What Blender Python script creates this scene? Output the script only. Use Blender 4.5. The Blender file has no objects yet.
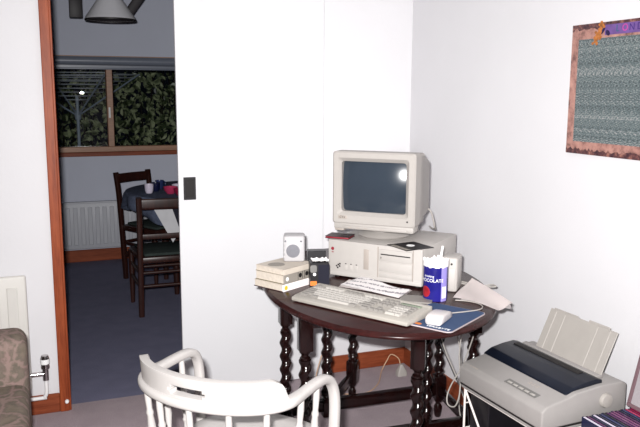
import bpy, bmesh, math, random
from mathutils import Matrix, Vector
PI = math.pi
random.seed(7)
scene = bpy.context.scene
C = scene.collection
V = Vector
ROOT = {}

# ------------------------------------------------------------------ materials
def lin(c):
    c = c/255.0
    return c/12.92 if c <= .04045 else ((c+.055)/1.055)**2.4
def srgb(r, g, b): return (lin(r), lin(g), lin(b), 1)

def newmat(name):
    m = bpy.data.materials.new(name); m.use_nodes = True
    nt = m.node_tree
    b = nt.nodes['Principled BSDF']
    return m, nt, b
def coords(nt, scale=(1, 1, 1), rot=(0, 0, 0)):
    tc = nt.nodes.new('ShaderNodeTexCoord'); mp = nt.nodes.new('ShaderNodeMapping')
    mp.inputs['Scale'].default_value = scale; mp.inputs['Rotation'].default_value = rot
    nt.links.new(tc.outputs['Object'], mp.inputs['Vector'])
    return mp.outputs['Vector']
def noise(nt, vec, scale, detail=4, rough=.55):
    n = nt.nodes.new('ShaderNodeTexNoise'); n.inputs['Scale'].default_value = scale
    n.inputs['Detail'].default_value = detail; n.inputs['Roughness'].default_value = rough
    nt.links.new(vec, n.inputs['Vector']); return n
def ramp(nt, fac, stops):
    r = nt.nodes.new('ShaderNodeValToRGB'); e = r.color_ramp.elements
    while len(e) < len(stops): e.new(.5)
    for i, (p, c) in enumerate(stops): e[i].position = p; e[i].color = c
    nt.links.new(fac, r.inputs['Fac']); return r.outputs['Color']
def bump(nt, b, h, strength, dist=.01):
    bp = nt.nodes.new('ShaderNodeBump'); bp.inputs['Strength'].default_value = strength
    bp.inputs['Distance'].default_value = dist
    nt.links.new(h, bp.inputs['Height']); nt.links.new(bp.outputs['Normal'], b.inputs['Normal'])
def plain(name, col, rough=.5, spec=.5, metal=0, var=.05, scale=20, bmp=0, bscale=200, coat=0):
    m, nt, b = newmat(name)
    v = coords(nt); n = noise(nt, v, scale)
    lo = tuple(c*(1-var) for c in col[:3])+(1,); hi = tuple(min(1, c*(1+var)) for c in col[:3])+(1,)
    nt.links.new(ramp(nt, n.outputs['Fac'], [(.3, lo), (.7, hi)]), b.inputs['Base Color'])
    b.inputs['Roughness'].default_value = rough; b.inputs['Specular IOR Level'].default_value = spec
    b.inputs['Metallic'].default_value = metal; b.inputs['Coat Weight'].default_value = coat
    if bmp: bump(nt, b, noise(nt, v, bscale, 3).outputs['Fac'], bmp, .004)
    return m
def wood(name, c1, c2, axis=0, scale=14, rough=.4, stretch=12, coat=0, spec=.5):
    m, nt, b = newmat(name)
    s = [stretch, stretch, stretch]; s[axis] = 1
    v = coords(nt, tuple(s))
    n = noise(nt, v, scale/6, 6, .6)
    w = nt.nodes.new('ShaderNodeTexNoise'); w.inputs['Scale'].default_value = scale; w.inputs['Detail'].default_value = 3
    nt.links.new(v, w.inputs['Vector'])
    mx = nt.nodes.new('ShaderNodeMix'); mx.data_type = 'FLOAT'; mx.inputs['Factor'].default_value = .35
    nt.links.new(n.outputs['Fac'], mx.inputs['A']); nt.links.new(w.outputs['Fac'], mx.inputs['B'])
    nt.links.new(ramp(nt, mx.outputs['Result'], [(.33, c1), (.66, c2)]), b.inputs['Base Color'])
    b.inputs['Roughness'].default_value = rough; b.inputs['Coat Weight'].default_value = coat
    b.inputs['Specular IOR Level'].default_value = spec
    bump(nt, b, mx.outputs['Result'], .12, .002)
    return m

M = {}
M['wall'] = plain('white wall paint', srgb(215, 214, 217), .85, .2, var=.015, scale=3, bmp=.12, bscale=60)
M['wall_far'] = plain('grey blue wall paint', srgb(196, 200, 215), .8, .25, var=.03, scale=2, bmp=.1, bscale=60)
M['ceil'] = plain('ceiling paint', srgb(225, 225, 225), .9, .2, var=.02, scale=3)
M['door'] = plain('white door gloss', srgb(214, 214, 217), .5, .2, var=.01, scale=2)
M['carpet'] = None
def carpet(name, a, b_, c_):
    m, nt, b = newmat(name); v = coords(nt)
    n1 = noise(nt, v, 320, 2); n2 = noise(nt, v, 9, 4)
    c1 = ramp(nt, n1.outputs['Fac'], [(.32, a), (.5, b_), (.68, c_)])
    mx = nt.nodes.new('ShaderNodeMix'); mx.data_type = 'RGBA'; mx.blend_type = 'MULTIPLY'; mx.inputs['Factor'].default_value = .5
    nt.links.new(c1, mx.inputs['A'])
    nt.links.new(ramp(nt, n2.outputs['Fac'], [(.35, (.78, .78, .78, 1)), (.65, (1, 1, 1, 1))]), mx.inputs['B'])
    nt.links.new(mx.outputs['Result'], b.inputs['Base Color'])
    b.inputs['Roughness'].default_value = .95; b.inputs['Specular IOR Level'].default_value = .05
    bump(nt, b, n1.outputs['Fac'], .8, .006)
    return m
M['carpet'] = carpet('mauve grey carpet', srgb(152, 137, 144), srgb(178, 163, 169), srgb(204, 190, 193))
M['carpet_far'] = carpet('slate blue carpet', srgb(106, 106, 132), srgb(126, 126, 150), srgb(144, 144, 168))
M['pine_v'] = wood('red stained pine upright', srgb(112, 46, 22), srgb(158, 78, 44), 2, 16, .45, spec=.2)
M['pine_h'] = wood('red stained pine board', srgb(104, 46, 26), srgb(150, 78, 50), 0, 16, .45, spec=.2)
M['pine_y'] = wood('red stained pine board along', srgb(104, 46, 26), srgb(150, 78, 50), 1, 16, .45, spec=.2)
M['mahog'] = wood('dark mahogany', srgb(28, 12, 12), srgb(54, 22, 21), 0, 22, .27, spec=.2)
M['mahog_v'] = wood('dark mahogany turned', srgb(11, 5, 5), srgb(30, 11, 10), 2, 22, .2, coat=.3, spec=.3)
M['darkwood'] = wood('far dark wood', srgb(30, 14, 12), srgb(58, 28, 22), 2, 20, .35)
M['winwood'] = wood('window pine', srgb(130, 92, 70), srgb(170, 126, 98), 0, 16, .45)
M['beamwood'] = plain('black stained timber', srgb(40, 36, 40), .5, .4, var=.3, scale=8)
M['white_chair'] = plain('white gloss chair paint', srgb(168, 164, 162), .4, .3, var=.03, scale=18, bmp=.06, bscale=30)
M['beige'] = plain('beige computer plastic', srgb(178, 173, 169), .5, .4, var=.02, scale=30, bmp=.05, bscale=900)
M['monp'] = plain('pale beige monitor plastic', srgb(162, 157, 153), .5, .35, var=.02, scale=30, bmp=.05, bscale=900)
M['beige_dk'] = plain('darker beige plastic', srgb(160, 151, 144), .5, .4, var=.02)
M['slotdark'] = plain('dark slot', srgb(40, 38, 38), .6, .2)
M['keywhite'] = plain('off white key caps', srgb(170, 166, 161), .5, .4, var=.02)
M['keygrey'] = plain('grey key caps', srgb(132, 128, 124), .5, .4, var=.02)
M['kbbody'] = plain('cream keyboard shell', srgb(160, 155, 148), .5, .4, var=.02)
M['led'] = plain('grey green status panel', srgb(118, 128, 112), .4, .4)
M['prn'] = plain('warm grey printer plastic', srgb(150, 146, 144), .5, .3, var=.02, scale=30, bmp=.05, bscale=900)
M['prn_lt'] = plain('light grey plastic sheet', srgb(162, 157, 152), .5, .3, var=.03)
M['panelgrey'] = plain('grey button panel', srgb(112, 110, 108), .5, .4)
M['label'] = plain('white print', srgb(240, 240, 240), .6, .2, var=.01)
M['blackprint'] = plain('black print', srgb(30, 28, 28), .6, .2)
M['black'] = plain('black plastic', srgb(22, 20, 24), .4, .45, var=.15)
M['navyplastic'] = None
m, nt, b = newmat('smoked navy cover'); v = coords(nt)
nt.links.new(ramp(nt, noise(nt, v, 6).outputs['Fac'], [(.3, srgb(12, 15, 24)), (.7, srgb(22, 27, 40))]), b.inputs['Base Color'])
b.inputs['Roughness'].default_value = .3; b.inputs['Specular IOR Level'].default_value = .25; M['navyplastic'] = m
m, nt, b = newmat('dark picture tube glass'); v = coords(nt)
nt.links.new(ramp(nt, noise(nt, v, 4).outputs['Fac'], [(.3, srgb(44, 52, 62)), (.7, srgb(50, 58, 68))]), b.inputs['Base Color'])
b.inputs['Roughness'].default_value = .15; M['crt'] = m
M['paper'] = plain('white paper', srgb(234, 230, 230), .8, .2, var=.02, scale=6)
M['paper_pink'] = plain('warm white paper', srgb(244, 235, 233), .8, .2, var=.03, scale=8)
M['cream'] = plain('cream book cover', srgb(196, 186, 174), .55, .35, var=.03)
M['page'] = plain('page block', srgb(196, 186, 174), .8, .2, var=.08, scale=90)
M['greybook'] = plain('grey manual spine', srgb(142, 136, 128), .6, .3, var=.05)
M['olive'] = plain('olive board edge', srgb(96, 88, 62), .6, .3)
M['yellow'] = plain('yellow sticker', srgb(206, 180, 50), .5, .3)
M['spk'] = plain('light grey speaker plastic', srgb(170, 168, 170), .5, .4, var=.02)
M['grille'] = plain('mid grey grille', srgb(112, 112, 118), .7, .3, var=.15, scale=300)
M['red'] = plain('red cover edge', srgb(134, 34, 48), .5, .4)
M['maroon'] = plain('dark maroon cover', srgb(46, 20, 26), .45, .4)
M['blue_tub'] = None
m, nt, b = newmat('royal blue printed tub'); v = coords(nt)
nt.links.new(ramp(nt, noise(nt, v, 12).outputs['Fac'], [(.3, srgb(26, 24, 104)), (.7, srgb(40, 36, 130))]), b.inputs['Base Color'])
b.inputs['Roughness'].default_value = .25; M['blue_tub'] = m
M['tubred'] = plain('dark red roundel', srgb(150, 32, 44), .35, .4, var=.3, scale=60)
M['lilac'] = plain('lilac panel', srgb(140, 130, 200), .4, .4)
M['pad'] = plain('slate blue mouse mat', srgb(58, 76, 108), .8, .2, var=.05, scale=60)
M['padedge'] = plain('pale mat edge', srgb(178, 166, 168), .7, .2)
M['orange'] = plain('orange print', srgb(210, 120, 50), .6, .3)
M['mouse'] = plain('pale mouse plastic', srgb(190, 184, 184), .4, .45, var=.01)
M['cable'] = plain('pale grey cable', srgb(160, 155, 150), .5, .4)
M['cable_dk'] = plain('dark cable', srgb(40, 38, 42), .5, .4)
M['cable_pink'] = plain('buff cable', srgb(196, 160, 130), .5, .4)
M['wire'] = plain('white coated wire', srgb(226, 218, 214), .4, .45, var=.01)
M['radiator'] = plain('cream radiator enamel', srgb(208, 205, 200), .4, .4, var=.01)
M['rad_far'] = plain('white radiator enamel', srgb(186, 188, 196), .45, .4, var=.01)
M['chrome'] = plain('chrome', srgb(200, 196, 196), .12, .5, metal=1, var=.02)
M['copper_white'] = plain('white painted pipe', srgb(230, 228, 228), .5, .4)
M['lampshade'] = plain('grey enamel shade', srgb(214, 214, 220), .35, .4, var=.03)
M['blind'] = plain('grey blind fabric', srgb(116, 122, 136), .35, .5, var=.05, scale=30)
M['cloth_blue'] = plain('slate tablecloth', srgb(92, 100, 122), .9, .1, var=.25, scale=40, bmp=.3, bscale=80)
M['cloth_white'] = plain('white napkin cloth', srgb(196, 196, 200), .9, .1, var=.04)
M['cloth_dark'] = plain('charcoal stripe cloth', srgb(38, 38, 48), .9, .1)
M['cushion'] = plain('dark green seat pad', srgb(52, 60, 58), .9, .1, var=.15)
M['line'] = plain('pale grey line', srgb(236, 240, 246), .5, .4)
M['steel'] = plain('galvanised tube', srgb(170, 182, 196), .45, .5)
M['soil'] = plain('dark garden soil', srgb(30, 28, 24), .95, .1, var=.3)
M['stem'] = plain('dark twig', srgb(40, 34, 26), .8, .2)
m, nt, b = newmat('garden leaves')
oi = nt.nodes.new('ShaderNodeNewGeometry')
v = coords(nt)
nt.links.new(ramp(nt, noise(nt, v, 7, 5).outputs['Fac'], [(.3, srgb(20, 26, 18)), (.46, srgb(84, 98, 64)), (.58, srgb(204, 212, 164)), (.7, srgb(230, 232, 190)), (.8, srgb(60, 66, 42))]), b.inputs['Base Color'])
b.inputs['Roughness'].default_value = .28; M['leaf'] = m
m, nt, b = newmat('clear window glass')
tr_ = nt.nodes.new('ShaderNodeBsdfTransparent'); gl_ = nt.nodes.new('ShaderNodeBsdfGlossy'); fr_ = nt.nodes.new('ShaderNodeFresnel'); mxs = nt.nodes.new('ShaderNodeMixShader')
tr_.inputs['Color'].default_value = (.93, .95, .96, 1); gl_.inputs['Roughness'].default_value = .0; fr_.inputs['IOR'].default_value = 1.5
nt.links.new(fr_.outputs[0], mxs.inputs[0]); nt.links.new(tr_.outputs[0], mxs.inputs[1]); nt.links.new(gl_.outputs[0], mxs.inputs[2])
nt.links.new(mxs.outputs[0], nt.nodes['Material Output'].inputs['Surface']); M['glass'] = m
m, nt, b = newmat('printed sheet'); v = coords(nt, (1, 1, 1), (0, 0, math.radians(65)))
wv = nt.nodes.new('ShaderNodeTexWave'); wv.bands_direction = 'Y'; wv.inputs['Scale'].default_value = 26; wv.inputs['Distortion'].default_value = .6
nt.links.new(v, wv.inputs['Vector'])
n1 = noise(nt, v, 130, 2); m1 = nt.nodes.new('ShaderNodeMath'); m1.operation = 'MULTIPLY'
nt.links.new(wv.outputs['Fac'], m1.inputs[0]); nt.links.new(n1.outputs['Fac'], m1.inputs[1])
nt.links.new(ramp(nt, m1.outputs[0], [(.36, srgb(236, 232, 232)), (.5, srgb(150, 146, 152))]), b.inputs['Base Color'])
b.inputs['Roughness'].default_value = .8; M['paper_print'] = m
# floral sofa cloth
m, nt, b = newmat('faded floral sofa cloth'); v = coords(nt)
n1 = noise(nt, v, 9, 5, .6)
dv = nt.nodes.new('ShaderNodeVectorMath'); dv.operation = 'ADD'
sc = nt.nodes.new('ShaderNodeVectorMath'); sc.operation = 'SCALE'; sc.inputs['Scale'].default_value = .12
nt.links.new(n1.outputs['Color'], sc.inputs[0]); nt.links.new(v, dv.inputs[0]); nt.links.new(sc.outputs[0], dv.inputs[1])
vo = nt.nodes.new('ShaderNodeTexVoronoi'); vo.feature = 'DISTANCE_TO_EDGE'; vo.inputs['Scale'].default_value = 13
nt.links.new(dv.outputs[0], vo.inputs['Vector'])
n2 = noise(nt, v, 24, 3)
c1 = ramp(nt, n2.outputs['Fac'], [(.35, srgb(104, 94, 84)), (.5, srgb(126, 113, 103)), (.65, srgb(134, 112, 107))])
c2 = ramp(nt, vo.outputs['Distance'], [(.03, srgb(142, 120, 115)), (.12, srgb(92, 87, 79)), (.3, srgb(118, 108, 96))])
mx = nt.nodes.new('ShaderNodeMix'); mx.data_type = 'RGBA'; mx.inputs['Factor'].default_value = .6
nt.links.new(c1, mx.inputs['A']); nt.links.new(c2, mx.inputs['B'])
nt.links.new(mx.outputs['Result'], b.inputs['Base Color']); b.inputs['Roughness'].default_value = .95; b.inputs['Specular IOR Level'].default_value = .1
bump(nt, b, noise(nt, v, 300, 2).outputs['Fac'], .4, .003); M['sofa'] = m
# poster border: worn pink stone with dark weathering near its long edges
m, nt, b = newmat('poster stone border print'); v = coords(nt)
n1 = noise(nt, v, 26, 6, .65); n2 = noise(nt, v, 90, 3)
c1 = ramp(nt, n1.outputs['Fac'], [(.30, srgb(70, 44, 48)), (.40, srgb(132, 94, 86)), (.5, srgb(164, 120, 110)), (.7, srgb(184, 140, 128))])
nt.links.new(c1, b.inputs['Base Color']); b.inputs['Roughness'].default_value = .45; M['post_b'] = m
m, nt, b = newmat('poster weathered edge print'); v = coords(nt)
n1 = noise(nt, v, 40, 6, .7)
nt.links.new(ramp(nt, n1.outputs['Fac'], [(.38, srgb(48, 24, 36)), (.52, srgb(92, 56, 56)), (.66, srgb(160, 110, 96))]), b.inputs['Base Color'])
b.inputs['Roughness'].default_value = .45; M['post_e'] = m
# stereogram: a strip of noise repeated across, in rows
m, nt, b = newmat('stereogram print')
tc = nt.nodes.new('ShaderNodeTexCoord'); sx = nt.nodes.new('ShaderNodeSeparateXYZ'); nt.links.new(tc.outputs['Object'], sx.inputs[0])
def mth(op, a, bb=None):
    n = nt.nodes.new('ShaderNodeMath'); n.operation = op
    for i, q in enumerate((a, bb)):
        if q is None: continue
        if isinstance(q, (int, float)): n.inputs[i].default_value = q
        else: nt.links.new(q, n.inputs[i])
    return n.outputs[0]
per = .043
fy = mth('MULTIPLY', mth('FRACT', mth('DIVIDE', mth('ADD', sx.outputs['Y'], mth('MULTIPLY', sx.outputs['Z'], .35)), per)), 3.0)
cb = nt.nodes.new('ShaderNodeCombineXYZ'); nt.links.new(fy, cb.inputs[0]); nt.links.new(mth('MULTIPLY', sx.outputs['Z'], 170), cb.inputs[1])
n1 = noise(nt, cb.outputs[0], 1.6, 3, .6)
cb2 = nt.nodes.new('ShaderNodeCombineXYZ'); nt.links.new(mth('MULTIPLY', sx.outputs['Z'], 26), cb2.inputs[0])
n2 = noise(nt, cb2.outputs[0], 1.0, 2)
add = mth('ADD', mth('MULTIPLY', n1.outputs['Fac'], .75), mth('MULTIPLY', n2.outputs['Fac'], .3))
nt.links.new(ramp(nt, add, [(.40, srgb(38, 44, 50)), (.5, srgb(80, 92, 95)), (.58, srgb(112, 124, 124)), (.68, srgb(176, 166, 166))]), b.inputs['Base Color'])
b.inputs['Roughness'].default_value = .4; M['stereo'] = m
M['purple'] = plain('purple lettering band', srgb(104, 76, 136), .45, .3, var=.2, scale=30)
M['violet'] = plain('violet letter', srgb(62, 40, 110), .45, .3)
M['tealp'] = plain('teal letter', srgb(40, 90, 116), .45, .3)
M['pinkp'] = plain('pink letter', srgb(190, 70, 150), .45, .3)
M['amber'] = plain('amber print', srgb(168, 104, 52), .45, .3, var=.45, scale=60)
M['inkblue'] = plain('ink blue print', srgb(36, 26, 66), .45, .3)
CDCOL = {k: plain('case spine '+k, c, .3, .5, var=.08, scale=60) for k, c in dict(
    white=srgb(214, 206, 224), navy=srgb(18, 22, 56), plum=srgb(84, 36, 84), black=srgb(16, 14, 32), mauve=srgb(128, 72, 112),
    rose=srgb(186, 56, 96), blush=srgb(212, 150, 156), slate=srgb(44, 54, 96), crimson=srgb(140, 24, 60)).items()}
m, nt, b = newmat('clear rigid case plastic')
b.inputs['Base Color'].default_value = srgb(225, 215, 222); b.inputs['Roughness'].default_value = .1
M['framewood'] = plain('mauve brown frame', srgb(112, 88, 94), .35, .5, var=.12)
M['framepic'] = plain('pale grey print', srgb(160, 154, 158), .35, .4, var=.05, scale=5)

# ------------------------------------------------------------------ mesh helpers
def merge(bm, t, mx=None):
    if mx is not None: bmesh.ops.transform(t, matrix=mx, verts=t.verts)
    me = bpy.data.meshes.new('t'); t.to_mesh(me); bm.from_mesh(me); bpy.data.meshes.remove(me); t.free()
def box(bm, c, s, mx=None, bev=0, seg=2):
    t = bmesh.new(); bmesh.ops.create_cube(t, size=1)
    bmesh.ops.scale(t, vec=s, verts=t.verts); bmesh.ops.translate(t, vec=c, verts=t.verts)
    if bev: bmesh.ops.bevel(t, geom=list(t.edges), offset=bev, segments=seg, profile=.5, affect='EDGES')
    merge(bm, t, mx); return bm
def bx(bm, a, b_, mx=None, bev=0, seg=2):
    return box(bm, [(p+q)/2 for p, q in zip(a, b_)], [abs(q-p) for p, q in zip(a, b_)], mx, bev, seg)
def lathe(bm, prof, n=24, mx=None, cap=True):
    t = bmesh.new(); rings = []
    for r, z in prof:
        rings.append([t.verts.new((r*math.cos(2*PI*i/n), r*math.sin(2*PI*i/n), z)) for i in range(n)])
    for a, b_ in zip(rings, rings[1:]):
        for i in range(n): t.faces.new((a[i], a[(i+1) % n], b_[(i+1) % n], b_[i]))
    if cap:
        if prof[0][0] > 1e-5: t.faces.new(rings[0][::-1])
        if prof[-1][0] > 1e-5: t.faces.new(rings[-1])
    bmesh.ops.remove_doubles(t, verts=t.verts, dist=1e-6)
    merge(bm, t, mx); return bm
def frame_to(p0, p1):
    p0, p1 = V(p0), V(p1); z = (p1-p0).normalized()
    q = z.to_track_quat('Z', 'Y'); return Matrix.Translation(p0) @ q.to_matrix().to_4x4(), (p1-p0).length
def cyl(bm, p0, p1, r0, r1=None, n=16):
    mx, L = frame_to(p0, p1); return lathe(bm, [(r0, 0), (r0 if r1 is None else r1, L)], n, mx)
def smooth_path(pts, k=6, closed=False):
    P = [V(p) for p in pts]; out = []; n = len(P)
    rng = range(n if closed else n-1)
    for i in rng:
        if closed: a, b_, c, d = P[(i-1) % n], P[i], P[(i+1) % n], P[(i+2) % n]
        else: a, b_, c, d = P[max(i-1, 0)], P[i], P[i+1], P[min(i+2, n-1)]
        for j in range(k):
            t = j/k
            out.append(.5*((2*b_)+(c-a)*t+(2*a-5*b_+4*c-d)*t*t+(3*b_-a-3*c+d)*t**3))
    if not closed: out.append(P[-1])
    return out
def sweep(bm, pts, sec, up=None, closed=False, cap=True):
    """sec: list of (a,b) in (side, up) plane; up None = parallel transport"""
    P = [V(p) for p in pts]; n = len(P); t = bmesh.new(); rings = []
    prev = None
    for i in range(n):
        if closed: d = P[(i+1) % n]-P[i-1]
        else: d = P[min(i+1, n-1)]-P[max(i-1, 0)]
        d.normalize()
        if up is not None:
            s = d.cross(V(up)); 
            if s.length < 1e-4: s = prev
            s = s.normalized(); u = s.cross(d).normalized()
            prev = s
        else:
            if prev is None:
                ref = V((0, 0, 1)) if abs(d.z) < .9 else V((1, 0, 0)); s = d.cross(ref).normalized()
            else: s = (prev-d*prev.dot(d)).normalized()
            prev = s; u = s.cross(d).normalized()
        rings.append([t.verts.new(P[i]+s*a+u*b_) for a, b_ in sec])
    m_ = len(sec)
    pairs = list(zip(rings, rings[1:])) + ([(rings[-1], rings[0])] if closed else [])
    for a, b_ in pairs:
        for i in range(m_): t.faces.new((a[i], a[(i+1) % m_], b_[(i+1) % m_], b_[i]))
    if cap and not closed: t.faces.new(rings[0][::-1]); t.faces.new(rings[-1])
    bmesh.ops.recalc_face_normals(t, faces=t.faces)
    merge(bm, t); return bm
def circ(r, n=8): return [(r*math.cos(2*PI*i/n), r*math.sin(2*PI*i/n)) for i in range(n)]
def rrect(w, h, e=.5, n=16):
    o = []
    for i in range(n):
        a = 2*PI*(i+.5)/n; c, s = math.cos(a), math.sin(a)
        o.append((math.copysign(abs(c)**e, c)*w/2, math.copysign(abs(s)**e, s)*h/2))
    return o
def tube(bm, pts, r, n=8, k=6, closed=False):
    return sweep(bm, smooth_path(pts, k, closed) if k > 1 else pts, circ(r, n), closed=closed)
def prism(bm, poly, z0, z1, mx=None, bev=0, seg=2):
    t = bmesh.new()
    lo = [t.verts.new((x, y, z0)) for x, y in poly]; hi = [t.verts.new((x, y, z1)) for x, y in poly]
    n = len(poly)
    for i in range(n): t.faces.new((lo[i], lo[(i+1) % n], hi[(i+1) % n], hi[i]))
    t.faces.new(lo[::-1]); t.faces.new(hi)
    bmesh.ops.recalc_face_normals(t, faces=t.faces)
    if bev: bmesh.ops.bevel(t, geom=list(t.edges), offset=bev, segments=seg, profile=.5, affect='EDGES')
    merge(bm, t, mx); return bm
def B(): return bmesh.new()

# ------------------------------------------------------------------ object helpers
def tag(o, label=None, cat=None, group=None, kind=None):
    if label: o['label'] = label
    if cat: o['category'] = cat
    if group: o['group'] = group
    if kind: o['kind'] = kind
    return o
def thing(name, label, cat, loc=(0, 0, 0), rz=0, group=None):
    o = bpy.data.objects.new(name, None); C.objects.link(o); o.empty_display_size = .05
    o.location = loc; o.rotation_euler = (0, 0, rz)
    ROOT[o] = Matrix.Translation(V(loc)) @ Matrix.Rotation(rz, 4, 'Z')
    return tag(o, label, cat, group)
def obj(name, bm, mat, parent=None, world=False, sm=True, ang=40, loc=None, rz=0):
    """part: bm is local to the root unless world=True.  top-level: bm local to loc/rz"""
    if parent is not None and world:
        bmesh.ops.transform(bm, matrix=ROOT[parent].inverted(), verts=bm.verts)
    bmesh.ops.recalc_face_normals(bm, faces=bm.faces)
    me = bpy.data.meshes.new(name); bm.to_mesh(me); bm.free()
    mats = mat if isinstance(mat, (list, tuple)) else [mat]
    for q in mats: me.materials.append(M[q] if isinstance(q, str) else q)
    o = bpy.data.objects.new(name, me); C.objects.link(o)
    if sm:
        me.polygons.foreach_set('use_smooth', [True]*len(me.polygons))
        try: me.set_sharp_from_angle(angle=math.radians(ang))
        except Exception: pass
    if parent is not None:
        o.parent = parent; ROOT[o] = ROOT[parent]
    elif loc is not None:
        o.location = loc; o.rotation_euler = (0, 0, rz); ROOT[o] = Matrix.Translation(V(loc)) @ Matrix.Rotation(rz, 4, 'Z')
    else: ROOT[o] = Matrix.Identity(4)
    return o
def solo(name, bm, mat, label, cat, loc=None, rz=0, group=None, sm=True, ang=40):
    return tag(obj(name, bm, mat, None, sm=sm, ang=ang, loc=loc, rz=rz), label, cat, group)
def struct(name, bm, mat, parent=None, sm=False):
    o = obj(name, bm, mat, parent, sm=sm)
    if parent is None: o['kind'] = 'structure'
    return o
def text_bm(body, size, depth, mx):
    cu = bpy.data.curves.new('txt', 'FONT'); cu.body = body; cu.size = size; cu.extrude = depth
    cu.align_x = 'CENTER'; cu.align_y = 'CENTER'
    o = bpy.data.objects.new('txt', cu); C.objects.link(o)
    dg = bpy.context.evaluated_depsgraph_get(); dg.update()
    me = bpy.data.meshes.new_from_object(o.evaluated_get(dg))
    bm = B(); bm.from_mesh(me); bmesh.ops.transform(bm, matrix=mx, verts=bm.verts)
    bpy.data.objects.remove(o); bpy.data.curves.remove(cu); bpy.data.meshes.remove(me)
    return bm
def basis(o, x, y, z):
    m_ = Matrix.Identity(4)
    for i, q in enumerate((V(x).normalized(), V(y).normalized(), V(z).normalized(), V(o))):
        for j in range(3): m_[j][i] = q[j]
    return m_
def dup(o, parent=None):
    c = o.copy(); C.objects.link(c); c.parent = parent
    for ch in o.children: dup(ch, c)
    return c

# ------------------------------------------------------------------ room
WX, WY = 1.84, 3.445          # right wall face, back wall face
bm = B(); bx(bm, (-2.4, -1.6, -.1), (WX+.12, 3.5, 0)); struct('floor', bm, 'carpet')
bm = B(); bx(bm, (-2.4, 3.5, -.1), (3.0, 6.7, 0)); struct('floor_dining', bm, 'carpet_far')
bm = B(); bx(bm, (-2.4, WY, 0), (.052, WY+.1, 2.45)); bx(bm, (.86, WY, 0), (WX+.12, WY+.1, 2.45)); bx(bm, (.052, WY, 2.08), (.86, WY+.1, 2.45))
struct('wall_back', bm, 'wall')
bm = B(); bx(bm, (WX, -1.6, 0), (WX+.12, WY, 2.45)); struct('wall_right', bm, 'wall')
bm = B(); bx(bm, (-2.4, -1.6, 0), (-2.28, WY, 2.45)); struct('wall_left', bm, 'wall')
bm = B(); bx(bm, (-2.4, -1.72, 0), (WX+.12, -1.6, 2.45)); struct('wall_front', bm, 'wall')
bm = B(); bx(bm, (-2.4, -1.72, 2.45), (WX+.12, WY+.1, 2.55)); struct('ceiling', bm, 'ceil')
# skirting boards
def skirt(name, a, b_, m_):
    bm = B(); bx(bm, a, b_, bev=.004, seg=1); return struct(name, bm, m_)
skirt('baseboard_left', (-2.28, WY-.015, 0), (.052, WY, .09), 'pine_h')
skirt('baseboard_back', (1.345, WY-.015, 0), (WX-.001, WY, .09), 'pine_h')
skirt('baseboard_right', (WX-.015, -1.6, 0), (WX, WY-.0155, .09), 'pine_y')
# pine door lining
t = bpy.data.objects.new('trim_1', None); C.objects.link(t); t['kind'] = 'structure'; ROOT[t] = Matrix.Identity(4)
bm = B(); bx(bm, (.051, WY-.018, 0), (.092, WY+.115, 2.12), bev=.003, seg=1); bx(bm, (.088, WY-.010, 0), (.1, WY+.1, 2.1), bev=.002, seg=1)
obj('post', bm, 'pine_v', t, sm=False)
bm = B(); bx(bm, (.1, WY-.0, 2.05), (.86, WY+.1, 2.08)); obj('head', bm, 'pine_h', t, sm=False)
bm = B(); bx(bm, (.83, WY+.001, 0), (.86, WY+.1, 2.05)); obj('post', bm, 'pine_v', t, sm=False)
bm = B(); lathe(bm, [(.009, 0), (.009, .008), (.006, .013), (0, .014)], 16, basis((.081, WY-.018, .049), (1, 0, 0), (0, 0, 1), (0, -1, 0)))
obj('bumper', bm, 'label', t)['label'] = 'small white rubber bumper'
# sliding door hanging in front of the wall, pushed open to the right
d = bpy.data.objects.new('door_1', None); C.objects.link(d); d['kind'] = 'structure'; ROOT[d] = Matrix.Identity(4)
bm = B(); bx(bm, (.619, 3.410, .004), (1.342, 3.429, 2.1), bev=.002, seg=1); obj('door_panel', bm, 'door', d, sm=False)
bm = B(); bx(bm, (.641, 3.4085, .962), (.70, 3.412, 1.07), bev=.002, seg=1); h = obj('recessed_handle', bm, 'black', d); h['label'] = 'black flush pull handle'
bm = B(); bx(bm, (.651, 3.4065, .974), (.69, 3.4095, 1.058), bev=.001, seg=1); obj('finger_recess', bm, 'slotdark', h)
bm = B(); bx(bm, (.0, 3.4, 2.1), (1.5, WY, 2.16), bev=.002, seg=1); obj('door_track', bm, 'chrome', d, sm=False)

# ------------------------------------------------------------------ dining room behind
FY = 6.6
WINX0, WINX1, WZ0, WZ1 = -.45, 1.75, .985, 1.70
bm = B()
bx(bm, (-2.4, FY, 0), (WINX0-.06, FY+.12, 2.45)); bx(bm, (WINX1+.06, FY, 0), (3.0, FY+.12, 2.45))
bx(bm, (WINX0-.06, FY, 0), (WINX1+.06, FY+.12, .915)); bx(bm, (WINX0-.06, FY, 1.76), (WINX1+.06, FY+.12, 2.45))
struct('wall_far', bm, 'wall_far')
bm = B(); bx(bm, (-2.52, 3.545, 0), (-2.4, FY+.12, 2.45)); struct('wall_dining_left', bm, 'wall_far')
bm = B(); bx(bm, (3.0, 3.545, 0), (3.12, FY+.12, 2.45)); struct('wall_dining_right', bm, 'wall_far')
bm = B(); bx(bm, (-2.4, 3.545, 2.45), (3.0, FY+.12, 2.55)); struct('ceiling_dining', bm, 'ceil')
bm = B(); bx(bm, (-2.4, FY-.018, 0), (3.0, FY, .105), bev=.004, seg=1); struct('baseboard_far', bm, 'pine_h')
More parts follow.
